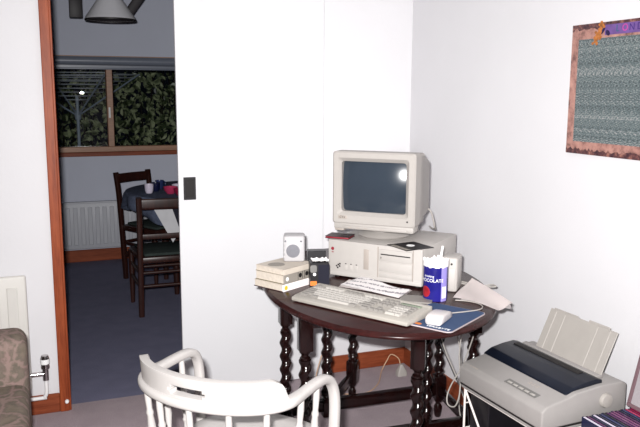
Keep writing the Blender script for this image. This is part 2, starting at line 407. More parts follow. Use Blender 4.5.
# window
w = bpy.data.objects.new('window_1', None); C.objects.link(w); w['kind'] = 'structure'; ROOT[w] = Matrix.Identity(4)
y0, y1 = FY+.0, FY+.09
bm = B(); bx(bm, (WINX0-.06, y0, .95), (WINX1+.06, y1, .995), bev=.003, seg=1); bx(bm, (WINX0-.06, y0, 1.70), (WINX1+.06, y1, 1.76))
bx(bm, (WINX0-.06, y0, .995), (WINX0, y1, 1.7)); bx(bm, (WINX1, y0, .995), (WINX1+.06, y1, 1.7))
obj('window_frame', bm, 'winwood', w, sm=False)
bm = B(); bx(bm, (.607, y0-.004, .995), (.657, y1, 1.7), bev=.003, seg=1); ms = obj('mullion', bm, 'winwood', w, sm=False)
bm = B(); bx(bm, (.616, y0-.016, 1.24), (.632, y0-.004, 1.33), bev=.003); obj('window_catch', bm, 'label', ms)
bm = B(); bx(bm, (WINX0-.1, FY-.03, .915), (WINX1+.1, FY+.06, .95), bev=.004); obj('window_sill', bm, 'pine_h', w, sm=False)
# left pane stands a couple of degrees ajar, right pane is shut
def pane(x0, x1, ang, pivot):
    bm = B(); bx(bm, (x0, FY+.052, .99), (x1, FY+.058, 1.705))
    bmesh.ops.rotate(bm, cent=(pivot, FY+.055, 1.3), matrix=Matrix.Rotation(ang, 3, 'Z'), verts=bm.verts)
    if ang: bmesh.ops.rotate(bm, cent=(pivot, FY+.055, 1.45), matrix=Matrix.Rotation(math.radians(-.355), 3, 'X'), verts=bm.verts)
    return bm
GLASS_ANG = math.radians(-3.689)
obj('pane', pane(-.2, .605, GLASS_ANG, .4), 'glass', w, sm=False)
obj('pane', pane(.659, WINX1-.005, 0, 1.2), 'glass', w, sm=False)
# rolled blind above it
t = thing('roller_blind', 'grey roller blind rolled up along the top of the dark window', 'blind', (.6, FY-.05, 1.715))
bm = B(); cyl(bm, (-1.15, 0, 0), (1.15, 0, 0), .036, n=24); obj('roll', bm, 'blind', t)
bm = B(); bx(bm, (-1.14, .018, -.058), (1.14, .026, -.005)); bx(bm, (-1.14, .012, -.07), (1.14, .032, -.055), bev=.004); obj('bottom_rail', bm, 'blind', t)
for s in (-1, 1):
    bm = B(); bx(bm, (s*1.15, -.036, -.04), (s*1.165, .05, .04), bev=.002); obj('bracket', bm, 'blind', t)
# far radiator
t = thing('radiator', 'long white radiator low on the far wall under the dark window', 'radiator', (.9, FY-.07, 0))
bm = B(); bx(bm, (-1.0, -.03, .13), (1.0, .0, .525), bev=.008)
for i in range(33):
    x = -.96+i*.06; bx(bm, (x-.018, -.037, .165), (x+.018, -.028, .49), bev=.004, seg=1)
obj('panel', bm, 'rad_far', t)
bm = B(); bx(bm, (-1.0, .005, .15), (1.0, .02, .5)); [bx(bm, (x, .0, .2), (x+.04, .068, .45)) for x in (-.8, .76)]; obj('rear_panel', bm, 'rad_far', t)
bm = B(); bx(bm, (-1.0, -.031, .522), (1.0, .02, .535), bev=.003); obj('top_grille', bm, 'rad_far', t)
# beams, braces, lamp
t = thing('ceiling_beam', 'black stained timber beam with hanging braces under the dining room ceiling', 'beam', (.6, 5.9, 2.1))
bm = B(); bx(bm, (-2.9, -.06, .075), (2.3, .06, .34), bev=.005); obj('beam', bm, 'beamwood', t)
bm = B(); bx(bm, (-.3, -.035, -.10), (-.21, .035, .1), bev=.004); obj('dropper', bm, 'beamwood', t)
bm = B(); sweep(bm, [(.10, 0, -.09), (.26, 0, .13)], rrect(.07, .07, .3, 12), up=(0, 1, 0)); obj('brace', bm, 'beamwood', t)
t = thing('pendant_lamp', 'grey cone shaded lamp hanging from the dining room ceiling', 'lamp', (.553, 5.5, 1.957))
bm = B(); lathe(bm, [(.172, .0), (.174, .006), (.168, .02), (.085, .14), (.08, .155), (.072, .20), (.02, .215), (.018, .215), (.068, .195), (.076, .15), (.165, .012), (.172, .0)], 40, cap=False); obj('lamp_shade', bm, 'lampshade', t)
bm = B(); lathe(bm, [(.176, -.006), (.177, .003), (.172, .006), (.168, .002), (.170, -.006), (.176, -.006)], 40, cap=False); obj('rim', bm, 'beamwood', t)
bm = B(); cyl(bm, (0, 0, .2), (0, 0, .505), .006, n=10); lathe(bm, [(.03, .48), (.03, .505)], 16); obj('cord', bm, 'beamwood', t)
bm = B(); lathe(bm, [(.168, .004), (.160, .016), (.07, .15), (0, .17)], 40, cap=False); obj('dark_lining', bm, 'beamwood', t)
bm = B(); lathe(bm, [(0, .05), (.02, .055), (.03, .08), (.028, .11), (.014, .15), (.014, .2)], 16); obj('bulb', bm, 'panelgrey', t)

# dining table
t = thing('dining_table', 'dark wooden dining table behind the two chairs, seen through the doorway', 'table', (1.2, 5.5, 0))
prof = []
bm = B(); lathe(bm, [(0, .70), (.55, .70), (.575, .71), (.58, .722), (.57, .735), (0, .735)], 64); obj('tabletop', bm, 'darkwood', t)
for a in (40, 140, 220, 320):
    x, y = .36*math.cos(math.radians(a)), .36*math.sin(math.radians(a))
    bm = B(); lathe(bm, [(.018, 0), (.022, .1), (.03, .4), (.034, .6)], 16, Matrix.Translation((x, y, 0))); box(bm, (x, y, .65), (.07, .07, .1), bev=.004); obj('leg', bm, 'darkwood', t)
bm = B(); box(bm, (0, 0, .66), (.62, .56, .075), bev=.004); obj('apron', bm, 'darkwood', t)
# tablecloth with drooping scalloped skirt
bm = B(); t_ = bmesh.new(); n = 96; rings = []
for k, (rr, z) in enumerate([(0.001, .738), (.3, .739), (.56, .739), (.588, .735), (.597, .715), (.60, .68), (.603, .64), (.606, .60)]):
    ring = []
    for i in range(n):
        a = 2*PI*i/n; f = max(0, k-3)/4
        r = rr+f*.018*math.sin(a*13+.5); zz = z + f*(.05*math.sin(a*4+.8))
        ring.append(t_.verts.new((r*math.cos(a), r*math.sin(a), zz)))
    rings.append(ring)
for a, b_ in zip(rings, rings[1:]):
    for i in range(n): t_.faces.new((a[i], a[(i+1) % n], b_[(i+1) % n], b_[i]))
merge(bm, t_)
o = solo('tablecloth', bm, 'cloth_blue', 'slate blue tablecloth over the dining table in the far room', 'tablecloth', (1.2, 5.5, 0))
sm_ = o.modifiers.new('thick', 'SOLIDIFY'); sm_.thickness = .002; sm_.offset = 1
# clutter on the cloth
items = [(-.44, -.14, 'white', 'cup'), (-.38, -.05, 'navy', 'cup'), (-.30, -.22, 'rose', 'bowl'), (-.33, .08, 'slate', 'cup'), (-.22, -.1, 'white', 'bowl'),
         (-.25, -.34, 'crimson', 'bowl'), (-.15, -.25, 'white', 'cup'), (-.12, .02, 'slate', 'bowl')]
txt = {'cup': {'white': ['small white cup at the left edge of the far table', 'white cup further along the far table by the sliding door'],
               'navy': ['navy cup near the left end of the far table'], 'slate': ['slate cup at the back of the far table']},
       'bowl': {'rose': ['pink bowl among the cups on the far table'], 'white': ['white bowl among the cups on the far table'],
                'crimson': ['small red bowl at the front of the far table'], 'slate': ['slate bowl at the right of the far table']}}
for x, y, c, kd in items:
    bm = B()
    if kd == 'cup': lathe(bm, [(0, 0), (.022, 0), (.03, .02), (.033, .065), (.030, .065), (.026, .01), (0, .006)], 20)
    else: lathe(bm, [(0, 0), (.025, 0), (.045, .025), (.052, .05), (.049, .05), (.04, .025), (0, .008)], 20)
    if kd == 'cup': tube(bm, [(.03, 0, .055), (.05, 0, .048), (.05, 0, .028), (.028, 0, .02)], .004, 6, 4)
    solo(kd, bm, CDCOL[c], txt[kd][c].pop(0), kd, (1.2+x, 5.5+y, .7415), random.random()*6, 'crockery on the far table')
# striped cloth hung over the table edge
bm = B(); t_ = bmesh.new()
def quad(p): return t_.faces.new([t_.verts.new(q) for q in p])
import itertools
stripes = []
P0 = V((.70, 4.905, .735)); P1 = V((1.02, 4.88, .735)); P2 = V((.835, 4.86, .47))
napk = thing('hanging_cloth', 'white cloth with a charcoal stripe hanging off the front of the far table', 'cloth', (.86, 4.9, .735))
def tri(bm, pts, th=.004):
    tb = bmesh.new(); a = [tb.verts.new(V(p)) for p in pts]; b_ = [tb.verts.new(V(p)+V((0, th, 0))) for p in pts]; n = len(pts)
    tb.faces.new(a); tb.faces.new(b_[::-1])
    for i in range(n): tb.faces.new((a[i], b_[i], b_[(i+1) % n], a[(i+1) % n]))
    merge(bm, tb)
E1 = P0; top = lambda s: P0.lerp(P1, s)
bm = B(); tri(bm, [P0, P1, P2]); obj('cloth', bm, 'cloth_white', napk, world=True, sm=False)
off = V((0, -.0015, 0))
bm = B(); tri(bm, [top(.40)+off, top(.55)+off, P1.lerp(P2, .55)+off, P1.lerp(P2, .72)+off], .0012); obj('stripe', bm, 'cloth_dark', napk, world=True, sm=False)

# ladder-back chairs
def rail_chair(name, label, x, y, rz, wd, hz, seat_z, mat, grp):
    """origin at mid back legs; +y towards the seat front"""
    t = thing(name, label, 'chair', (x, y, 0), rz, grp)
    hw = wd/2; dp = .40
    for s in (-1, 1):
        bm = B(); sweep(bm, smooth_path([(s*hw, .03, 0), (s*hw, .0, seat_z), (s*hw*1.0, -.02, hz*.8), (s*hw*1.02, -.045, hz)], 5), rrect(.036, .036, .5, 12), up=(0, 1, 0)); obj('back_post', bm, mat, t)
        bm = B(); lathe(bm, [(.014, 0), (.018, .15), (.021, seat_z-.02)], 14, Matrix.Translation((s*(hw+.01), dp, 0))); obj('leg', bm, mat, t)
        bm = B(); cyl(bm, (s*hw, .02, .20), (s*(hw+.01), dp, .20), .012, n=10); cyl(bm, (s*hw, .02, .29), (s*(hw+.01), dp, .29), .011, n=10); obj('side_stretcher', bm, mat, t)
    for z, hgt, th in ((hz-.045, .07, .02), (seat_z+.14, .035, .018)):
        bm = B(); sweep(bm, [(-hw, -.03 if z > .7 else -.008, z), (0, -.045 if z > .7 else -.02, z), (hw, -.03 if z > .7 else -.008, z)], rrect(th, hgt, .4, 12), up=(0, 0, 1)); obj('back_rail', bm, mat, t)
    bm = B(); prism(bm, [(-hw, 0), (hw, 0), (hw+.02, dp+.02), (-hw-.02, dp+.02)], seat_z-.04, seat_z, bev=.006); obj('seat', bm, mat, t)
    bm = B(); prism(bm, [(-hw+.03, .03), (hw-.03, .03), (hw-.01, dp), (-hw+.01, dp)], seat_z, seat_z+.02, bev=.008); obj('seat_pad', bm, 'cushion', t)
    for z in (.205, .295):
        bm = B(); cyl(bm, (-hw, .02, z), (hw, .02, z), .012, n=10); obj('back_stretcher', bm, mat, t)
    bm = B(); cyl(bm, (-hw-.01, dp, .25), (hw+.01, dp, .25), .013, n=10); obj('front_stretcher', bm, mat, t)
    return t
rail_chair('dining_chair', 'dark dining chair beyond the far table, nearest the far radiator', .745, 5.97, math.radians(212), .31, .84, .43, 'darkwood', 'dining chairs')
rail_chair('dining_chair', 'dark dining chair with its back to the doorway, in front of the far table', .80, 4.76, math.radians(0), .39, .80, .40, 'darkwood', 'dining chairs')

# ------------------------------------------------------------------ garden at night
bm = B(); bx(bm, (-6, 6.72, -.3), (8, 13, -.2)); struct('ground', bm, 'soil')
bm = B(); t_ = bmesh.new()
rnd = random.Random(3)
for i in range(7200):
    x = rnd.uniform(-1.3, 3.2); z = rnd.uniform(-.2, 2.7); y = 10.1+rnd.gauss(0, .22)+.35*math.sin(x*2.3+z*1.7)+.2*math.sin(z*5+x)
    L = rnd.uniform(.06, .14); wd = L*rnd.uniform(.4, .65)
    q = Matrix.Rotation(rnd.uniform(-1.2, 1.2), 3, 'X') @ Matrix.Rotation(rnd.uniform(-1.2, 1.2), 3, 'Z') @ Matrix.Rotation(rnd.uniform(0, 6.28), 3, 'Y')
    o_ = V((x, y, z)); pts = [(-L/2, 0, 0), (-L*.15, .01, wd/2), (L*.2, .01, wd*.4), (L/2, -.01, 0), (L*.2, .01, -wd*.4), (-L*.15, .01, -wd/2)]
    vs = [t_.verts.new(o_+q @ V(p)) for p in pts]
    t_.faces.new((vs[0], vs[1], vs[2], vs[3])); t_.faces.new((vs[0], vs[3], vs[4], vs[5]))
merge(bm, t_)
hedge = thing('hedge', 'dark leafy hedge outside the night window', 'hedge', (1, 10.1, -.2))
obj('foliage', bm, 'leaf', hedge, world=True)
bm = B()
for i in range(40):
    x = -1.2+i*.11; tube(bm, [(x, 10.2, -.2), (x+rnd.uniform(-.1, .1), 10.2, .9), (x+rnd.uniform(-.2, .2), 10.2, 2.5)], .012, 5, 3)
obj('stems', bm, 'stem', hedge, world=True)
# rotary clothes line
hub = V((.47, 8.5, 1.2))
cl = thing('rotary_clothes_line', 'rotary clothes line standing in the dark garden outside the window', 'clothes line', (hub.x, hub.y, -.2))
bm = B(); cyl(bm, (hub.x, hub.y, -.2), (hub.x, hub.y, 1.42), .017, n=12); obj('pole', bm, 'steel', cl, world=True)
bm = B(); lathe(bm, [(.03, -.04), (.035, 0), (.03, .03)], 14, Matrix.Translation(hub)); obj('hub', bm, 'steel', cl, world=True)
dirs = [V((math.cos(a), math.sin(a), 0)) for a in [math.radians(20+90*k) for k in range(4)]]
ends = [hub+dd*.75+V((0, 0, .46)) for dd in dirs]
for e in ends:
    bm = B(); cyl(bm, hub, e, .009, n=8); obj('arm', bm, 'steel', cl, world=True)
for f in (.16, .28, .40, .52, .64, .76, .88, .98):
    q = [hub.lerp(e, f)+V((0, 0, (1-f)*.12)) for e in ends]
    bm = B()
    for i in range(4): cyl(bm, q[i], q[(i+1) % 4], .0042, n=5)
    obj('line', bm, 'line', cl, world=True)

# ------------------------------------------------------------------ sofa, near radiator
t = thing('sofa', 'faded floral sofa whose padded arm end shows at the lower left', 'sofa', (-.5, 1.9, 0))
sx0, sx1 = -.95, -.06
def pad(bm, a, b_, bev, seg=4): return bx(bm, a, b_, None, bev, seg)
bm = B(); pad(bm, (sx0, .97, .06), (sx1-.01, 2.86, .30), .02); obj('base', bm, 'sofa', t, world=True)
for (ya, yb) in ((2.68, 2.87), (.96, 1.15)):
    bm = B(); pad(bm, (sx0, ya, .05), (sx1, yb, .605), .045, 5); obj('arm', bm, 'sofa', t, world=True)
for (ya, yb) in ((1.155, 1.91), (1.92, 2.675)):
    bm = B(); pad(bm, (sx0+.2, ya, .30), (sx1+.002, yb, .455), .04, 5); obj('seat_cushion', bm, 'sofa', t, world=True)
bm = B(); pad(bm, (sx0, 1.1, .3), (sx0+.22, 2.7, .85), .06, 5); obj('backrest', bm, 'sofa', t, world=True)
for x in (sx0+.08, sx1-.08):
    for y in (1.05, 2.78):
        bm = B(); lathe(bm, [(.02, 0), (.028, .06)], 12, Matrix.Translation((x, y, 0))); obj('foot', bm, 'darkwood', t, world=True)

t = thing('radiator', 'cream radiator on the near wall above the sofa arm, left of the doorway', 'radiator', (-.56, 3.41, 0))
bm = B(); bx(bm, (-1.05, 3.36, .15), (-.062, 3.385, .672), bev=.01, seg=3)
for i in range(13):
    x = -.12-i*.072; bx(bm, (x-.022, 3.354, .19), (x+.022, 3.362, .625), bev=.004, seg=1)
obj('panel', bm, 'radiator', t, world=True)
bm = B(); [bx(bm, (x, 3.384, .22), (x+.04, WY-.002, .6)) for x in (-.95, -.2)]; obj('bracket', bm, 'radiator', t, world=True)
v_ = obj('valve', cyl(cyl(B(), (-.065, 3.372, .215), (-.003, 3.372, .215), .010, n=14), (-.004, 3.372, .185), (-.004, 3.372, .235), .013, n=14), 'chrome', t, world=True)
bm = B(); lathe(bm, [(.012, .235), (.018, .24), (.019, .25), (.017, .255), (.019, .262), (.019, .285), (.015, .30), (0, .302)], 20, Matrix.Translation((-.004, 3.372, 0))); obj('valve_head', bm, 'chrome', v_, world=True)
bm = B(); lathe(bm, [(.0195, .262), (.0195, .284)], 20, Matrix.Translation((-.004, 3.372, 0))); obj('grip_band', bm, 'label', v_, world=True)
bm = B(); tube(bm, [(-.004, 3.372, .19), (-.004, 3.372, .13), (-.014, 3.374, .106), (-.05, 3.376, .10), (-.5, 3.376, .1), (-.9, 3.376, .1)], .0085, 10, 5)
obj('pipe', bm, 'copper_white', t, world=True)

# ------------------------------------------------------------------ gateleg table
TZ = .705
tc_ = V((1.258, 2.643)); ta = math.radians(-10.24); A_, B_ = .446, .679
tb = thing('gateleg_table', 'dark oval gateleg table with barley twist legs under the computer', 'table', (1.27, 2.62, 0))
def oval(inset, n=160):
    o = []
    for i in range(n):
        a = 2*PI*i/n; u, v2 = (A_-inset)*math.cos(a), (B_-inset)*math.sin(a)
        o.append((tc_.x+u*math.cos(ta)-v2*math.sin(ta), tc_.y+u*math.sin(ta)+v2*math.cos(ta)))
    return o
def top_piece(lo, hi):
    t_ = bmesh.new(); rings = []
    for ins, z in [(.014, TZ-.022), (.006, TZ-.0215), (.001, TZ-.018), (0, TZ-.013), (.003, TZ-.0075), (.008, TZ-.0055), (.0095, TZ-.002), (.013, TZ), ]:
        rings.append([t_.verts.new((x, y, z)) for x, y in oval(ins)])
    n = len(rings[0])
    for a, b_ in zip(rings, rings[1:]):
        for i in range(n): t_.faces.new((a[i], a[(i+1) % n], b_[(i+1) % n], b_[i]))
    t_.faces.new(rings[0][::-1]); t_.faces.new(rings[-1])
    nv = V((-math.sin(ta), math.cos(ta), 0))
    for dist, sgn in ((lo, -1), (hi, 1)):
        if dist is None: continue
        co = V((tc_.x, tc_.y, 0))+nv*dist
        r_ = bmesh.ops.bisect_plane(t_, geom=t_.verts[:]+t_.edges[:]+t_.faces[:], plane_co=co, plane_no=nv*sgn, clear_outer=True)
        bmesh.ops.edgeloop_fill(t_, edges=[e for e in t_.edges if e.is_boundary])
    return t_
for nm, lo, hi in (('tabletop', -.2, .2), ('leaf', None, -.2025), ('leaf', .2025, None)):
    obj(nm, top_piece(lo, hi), 'mahog', tb, world=True, ang=50)
def twist(bm, x, y, z0, z1, r=.0205, amp=.0045, pitch=.058, ph=0, n=14):
    t_ = bmesh.new(); N = int((z1-z0)/.0045); rings = []
    for k in range(N+1):
        z = z0+(z1-z0)*k/N; e = min(1, k/4, (N-k)/4); a0 = 2*PI*z/pitch+ph
        cx, cy = x+amp*e*math.cos(a0), y+amp*e*math.sin(a0); rr = r+.003*(1-e)
        rings.append([t_.verts.new((cx+rr*math.cos(2*PI*i/n), cy+rr*math.sin(2*PI*i/n), z)) for i in range(n)])
    for a, b_ in zip(rings, rings[1:]):
        for i in range(n): t_.faces.new((a[i], a[(i+1) % n], b_[(i+1) % n], b_[i]))
    t_.faces.new(rings[0][::-1]); t_.faces.new(rings[-1]); merge(bm, t_)
def foot_prof(): return [(.011, 0), (.015, .006), (.0185, .03), (.019, .05), (.012, .062), (.011, .068), (.018, .078), (.019, .086), (.014, .09)]
def leg(name, x, y, zt=.515, foot=True, rz=-.05, ph=0, w=.05, top=.683, zl=.2):
    bm = B(); mx = Matrix.Translation((x, y, 0)) @ Matrix.Rotation(rz, 4, 'Z')
    box(bm, (0, 0, (zt+top)/2), (w, w, top-zt), mx, bev=.003)
    lathe(bm, [(.021, zt+.004), (.021, zt-.006), (.014, zt-.014), (.014, zt-.02), (.02, zt-.027), (.02, zt-.034), (.015, zt-.038)], 18, mx)
    zb = zl if foot else .16
    twist(bm, x, y, zb+.02, zt-.036, ph=ph)
    lathe(bm, [(.018, zb), (.02, zb+.008), (.014, zb+.016), (.018, zb+.024)], 18, mx)
    z0 = .09 if foot else .085
    box(bm, (0, 0, (z0+zb)/2), (w, w, zb-z0), mx, bev=.003)
    if foot: lathe(bm, foot_prof(), 18, mx)
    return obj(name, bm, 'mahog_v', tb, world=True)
LA, LB, LG, LH = (.935, 2.80), (.900, 2.465), (1.66, 2.775), (1.608, 2.43)
LD, LE, LC, LF = (1.366, 3.079), (1.21, 2.165), (1.115, 2.785), (1.412, 2.455)
for i, p in enumerate((LA, LB, LG, LH)): leg('leg', *p, ph=i*1.3)
leg('gate_leg', *LD, rz=-.7, ph=.6); leg('gate_leg', *LE, rz=-.6, ph=2.2)
leg('gate_post', *LC, zt=.60, foot=False, ph=.4, w=.036); leg('gate_post', *LF, zt=.60, foot=False, ph=1.7, w=.036)
def rail(name, p, q, z0, z1, th=.022, inset=.02):
    p, q = V((*p, 0)), V((*q, 0)); d_ = (q-p).normalized(); p = p+d_*inset; q = q-d_*inset
    L = (q-p).length; n_ = V((-d_.y, d_.x, 0))
    bm = B(); box(bm, (L/2, 0, (z0+z1)/2), (L, th, z1-z0), basis(p, d_, n_, (0, 0, 1)), bev=.002)
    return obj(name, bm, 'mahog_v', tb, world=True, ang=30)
for p, q in ((LA, LG), (LB, LH), (LA, LB), (LG, LH)): rail('apron', p, q, .60, .683)
rail('stretcher', LA, LG, .108, .158, .03); rail('stretcher', LB, LH, .108, .158, .03)
rail('stretcher', LA, LB, .108, .152); rail('stretcher', LG, LH, .108, .152)
for p, q in ((LC, LD), (LF, LE)):
    rail('gate_rail', p, q, .61, .66); rail('gate_rail', p, q, .10, .15)

# ------------------------------------------------------------------ computer case
ec = V((.629, -.777, 0)); nc = V((.777, .629, 0))
CW, CD_, CH = .418, .385, .158
cz = thing('computer_case', 'beige desktop computer case lying flat under the monitor', 'computer', (1.119, 2.785, TZ), math.atan2(ec.y, ec.x))
# local: x along the front (left to right), y into depth
bm = B(); bx(bm, (.0, .012, .008), (CW, CD_, CH), bev=.004); obj('shell', bm, 'beige', cz, ang=30)
bm = B(); prism(bm, [(0, .014), (CW, .014), (CW, .002), (CW-.004, -.002), (.004, -.002), (0, .002)], .010, CH-.001, bev=.0015, seg=1)
bx(bm, (.0, -.004, .010), (CW, .004, .026), bev=.002)
fr = obj('front_panel', bm, 'beige', cz, ang=30)
bm = B(); bx(bm, (.165, -.0035, .05), (.188, -.001, .133), bev=.001); obj('vent_strip', bm, 'beige_dk', fr)
bm = B(); bx(bm, (.228, -.006, .026), (.231, -.001, .15)); bx(bm, (.379, -.006, .026), (.382, -.001, .15)); obj('bay_edge', bm, 'beige_dk', fr)
dr = obj('drive_bay', bx(B(), (.234, -.0065, .096), (.377, -.001, .142), bev=.002), 'beige', fr)
dr2 = obj('drive_bay', bx(B(), (.234, -.005, .052), (.377, -.001, .092), bev=.002), 'beige', fr)
obj('blank_bay', bx(B(), (.234, -.004, .028), (.377, -.001, .048), bev=.002), 'beige', fr)
bm = B(); bx(bm, (.243, -.0075, .120), (.370, -.006, .1245)); bx(bm, (.243, -.0075, .104), (.2455, -.006, .112)); d_ = obj('disk_slot', bm, 'slotdark', fr)
bm = B()
for x in (.084, .108, .133): bx(bm, (x-.007, -.0045, .036), (x+.007, -.0015, .058), bev=.001)
obj('button', bm, 'beige', fr)
bm = B()
for x in (.084, .108, .133): bx(bm, (x-.003, -.0035, .062), (x+.003, -.0015, .065))
obj('lamp_window', bm, 'slotdark', fr)
bm = B(); lathe(bm, [(.007, 0), (.007, .0015)], 20, basis((.022, -.002, .121), (1, 0, 0), (0, 0, 1), (0, -1, 0)))
bx(bm, (.018, -.0035, .105), (.027, -.002, .108)); obj('emblem', bm, 'red', fr)['label'] = 'small red emblem'
bm = B()
for i, (x, z) in enumerate(((.042, .05), (.05, .056), (.056, .05), (.047, .043), (.057, .06))): bx(bm, (x-.004, -.0032, z-.003), (x+.003, -.002, z+.003))
obj('maker_badge', bm, 'blackprint', fr)
bm = B()
for x in (.03, CW-.03):
    for y in (.03, CD_-.03): lathe(bm, [(.012, 0), (.012, .009)], 12, Matrix.Translation((x, y, 0)))
obj('foot', bm, 'slotdark', cz)
# ------------------------------------------------------------------ monitor
MA = math.radians(-44.2)
mo = thing('monitor', 'beige tube monitor with a dark screen on top of the computer case', 'monitor', (1.141, 2.798, TZ+CH+.002), MA)
MW, mz0, mz1 = .352, .062, .361        # local heights above the case top
# bezel: rounded frame with stepped rim round the glass
def ring_face(outer, inner, y_out, y_in):
    pass
def rr(cx, cz_, w, h, r, y, n=6):
    o = []
    for (sx_, sz_, a0) in ((1, 1, 0), (-1, 1, 90), (-1, -1, 180), (1, -1, 270)):
        for i in range(n+1):
            a = math.radians(a0+90*i/n); o.append((cx+sx_*(w/2-r)+r*math.cos(a), y, cz_+sz_*(h/2-r)+r*math.sin(a)))
    return o
def loft(bm, loops, cap0=False, cap1=False):
    t_ = bmesh.new(); R_ = [[t_.verts.new(p) for p in l] for l in loops]; n = len(loops[0])
    for a, b_ in zip(R_, R_[1:]):
        for i in range(n): t_.faces.new((a[i], a[(i+1) % n], b_[(i+1) % n], b_[i]))
    if cap0: t_.faces.new(R_[0])
    if cap1: t_.faces.new(R_[-1][::-1])
    bmesh.ops.recalc_face_normals(t_, faces=t_.faces); merge(bm, t_)
cx, cy_ = MW/2, (mz0+mz1)/2; sxc, szc, sw, sh = .172, .217, .276, .207
bm = B(); loft(bm, [rr(cx, cy_, MW, mz1-mz0, .012, .075), rr(cx, cy_, MW, mz1-mz0, .012, .006), rr(cx, cy_, MW-.012, mz1-mz0-.012, .010, .0),
                    rr(sxc, szc, sw+.030, sh+.030, .012, .0), rr(sxc, szc, sw+.022, sh+.022, .012, .004), rr(sxc, szc, sw, sh, .012, .016), rr(sxc, szc, sw, sh, .012, .05)], False, False)
bz = obj('bezel', bm, 'monp', mo, ang=35)
# convex tube
bm = B(); t_ = bmesh.new(); Rr = .46; nx, nz = 26, 20; g = []
for j in range(nz+1):
    row = []
    for i in range(nx+1):
        a = (i/nx-.5)*(sw+.012); c = (j/nz-.5)*(sh+.012)
        yy = .012+Rr-math.sqrt(Rr*Rr-a*a-c*c)
        row.append(t_.verts.new((sxc+a, yy, szc+c)))
    g.append(row)
for j in range(nz):
    for i in range(nx): t_.faces.new((g[j][i], g[j][i+1], g[j+1][i+1], g[j+1][i]))
rim = [g[0][i] for i in range(nx)]+[g[j][nx] for j in range(nz)]+[g[nz][i] for i in range(nx, 0, -1)]+[g[j][0] for j in range(nz, 0, -1)]
back = [t_.verts.new((v_.co.x, .075, v_.co.z)) for v_ in rim]
for i in range(len(rim)): t_.faces.new((rim[i], rim[(i+1) % len(rim)], back[(i+1) % len(rim)], back[i]))
t_.faces.new(back)
bmesh.ops.recalc_face_normals(t_, faces=t_.faces); merge(bm, t_)
obj('screen', bm, 'crt', mo, ang=60)
bm = B(); loft(bm, [rr(cx, cy_, MW-.004, mz1-mz0-.004, .012, .07), rr(cx, cy_-.002, MW-.008, mz1-mz0-.008, .014, .15), rr(cx, cy_-.008, MW-.022, mz1-mz0-.03, .02, .162),
                    rr(cx, cy_-.014, MW-.05, mz1-mz0-.05, .03, .31), rr(cx, cy_-.02, MW-.10, mz1-mz0-.09, .03, .345)], True, True)
obj('housing', bm, 'monp', mo, ang=35)
bm = B(); bx(bm, (.006, .002, .040), (MW-.004, .08, .066), bev=.006); bx(bm, (.05, -.002, .044), (MW-.03, .01, .056), bev=.002)
cb_ = obj('control_bar', bm, 'monp', mo, ang=35)
bm = B(); [bx(bm, (x, -.003, .0475), (x+.016, 0, .0505)) for x in (.07, .105, .14, .21)]; obj('control_knob', bm, 'beige_dk', cb_)
bm = B(); bx(bm, (.008, .006, .032), (.05, .06, .046), bev=.004); obj('corner_foot', bm, 'beige_dk', cb_)
bm = B(); lathe(bm, [(.0035, 0), (.0035, .002)], 14, basis((.322, .0, .088), (1, 0, 0), (0, 0, 1), (0, -1, 0))); obj('power_lamp', bm, 'slotdark', bz)
bm = B(); bx(bm, (.026, -.001, .083), (.066, .003, .097), bev=.001); bd = obj('badge', bm, 'beige_dk', bz)
obj('badge_lettering', text_bm('CTX', .0125, .0006, basis((.046, -.0012, .0898), (1, 0, 0), (0, 0, 1), (0, -1, 0))), 'blackprint', bd, sm=False)
bm = B(); lathe(bm, [(.105, 0), (.112, .006), (.10, .014), (.075, .024), (.07, .042)], 36, Matrix.Translation((cx, .15, 0))); obj('swivel_base', bm, 'monp', mo)
bm = B(); tube(bm, [(.30, .30, .12), (.335, .31, .09), (.35, .30, .06), (.36, .29, .03), (.355, .32, .01), (.33, .36, .006), (.31, .40, .005)], .0035, 8, 5); obj('power_cable', bm, 'cable', mo)

# red booklet and floppy on the case top
ct = TZ+CH
bm = B(); bx(bm, (-.05, -.04, .0015), (.05, .04, .0075), bev=.001); r_ = thing('booklet', 'small dark booklet with red page edges on the case beside the monitor', 'book', (1.180, 2.805, ct), math.radians(-42))
obj('pages', bm, 'red', r_)
bm = B(); bx(bm, (-.052, -.043, .0), (.052, .043, .0015)); bx(bm, (-.052, -.043, .0075), (.052, .043, .0095)); obj('cover', bm, 'maroon', r_, sm=False)
f_ = thing('floppy_disk', 'black floppy disk lying on the front right of the computer case', 'floppy disk', (1.366, 2.532, ct), math.radians(8))
bm = B(); bx(bm, (-.066, -.066, .0005), (.066, .066, .0025), bev=.0005, seg=1); obj('sleeve', bm, 'black', f_, sm=False)
bm = B(); lathe(bm, [(.017, .0026), (.017, .0032), (.013, .0032), (.013, .0026)], 28, Matrix.Translation((.005, .005, 0)), cap=False); lathe(bm, [(.0165, .0026), (.0165, .0029)], 28, Matrix.Translation((.005, .005, 0))); obj('hub_ring', bm, 'label', f_)
bm = B(); bx(bm, (-.064, -.062, .0026), (-.044, .05, .0031)); obj('paper_label', bm, 'greybook', f_, sm=False)

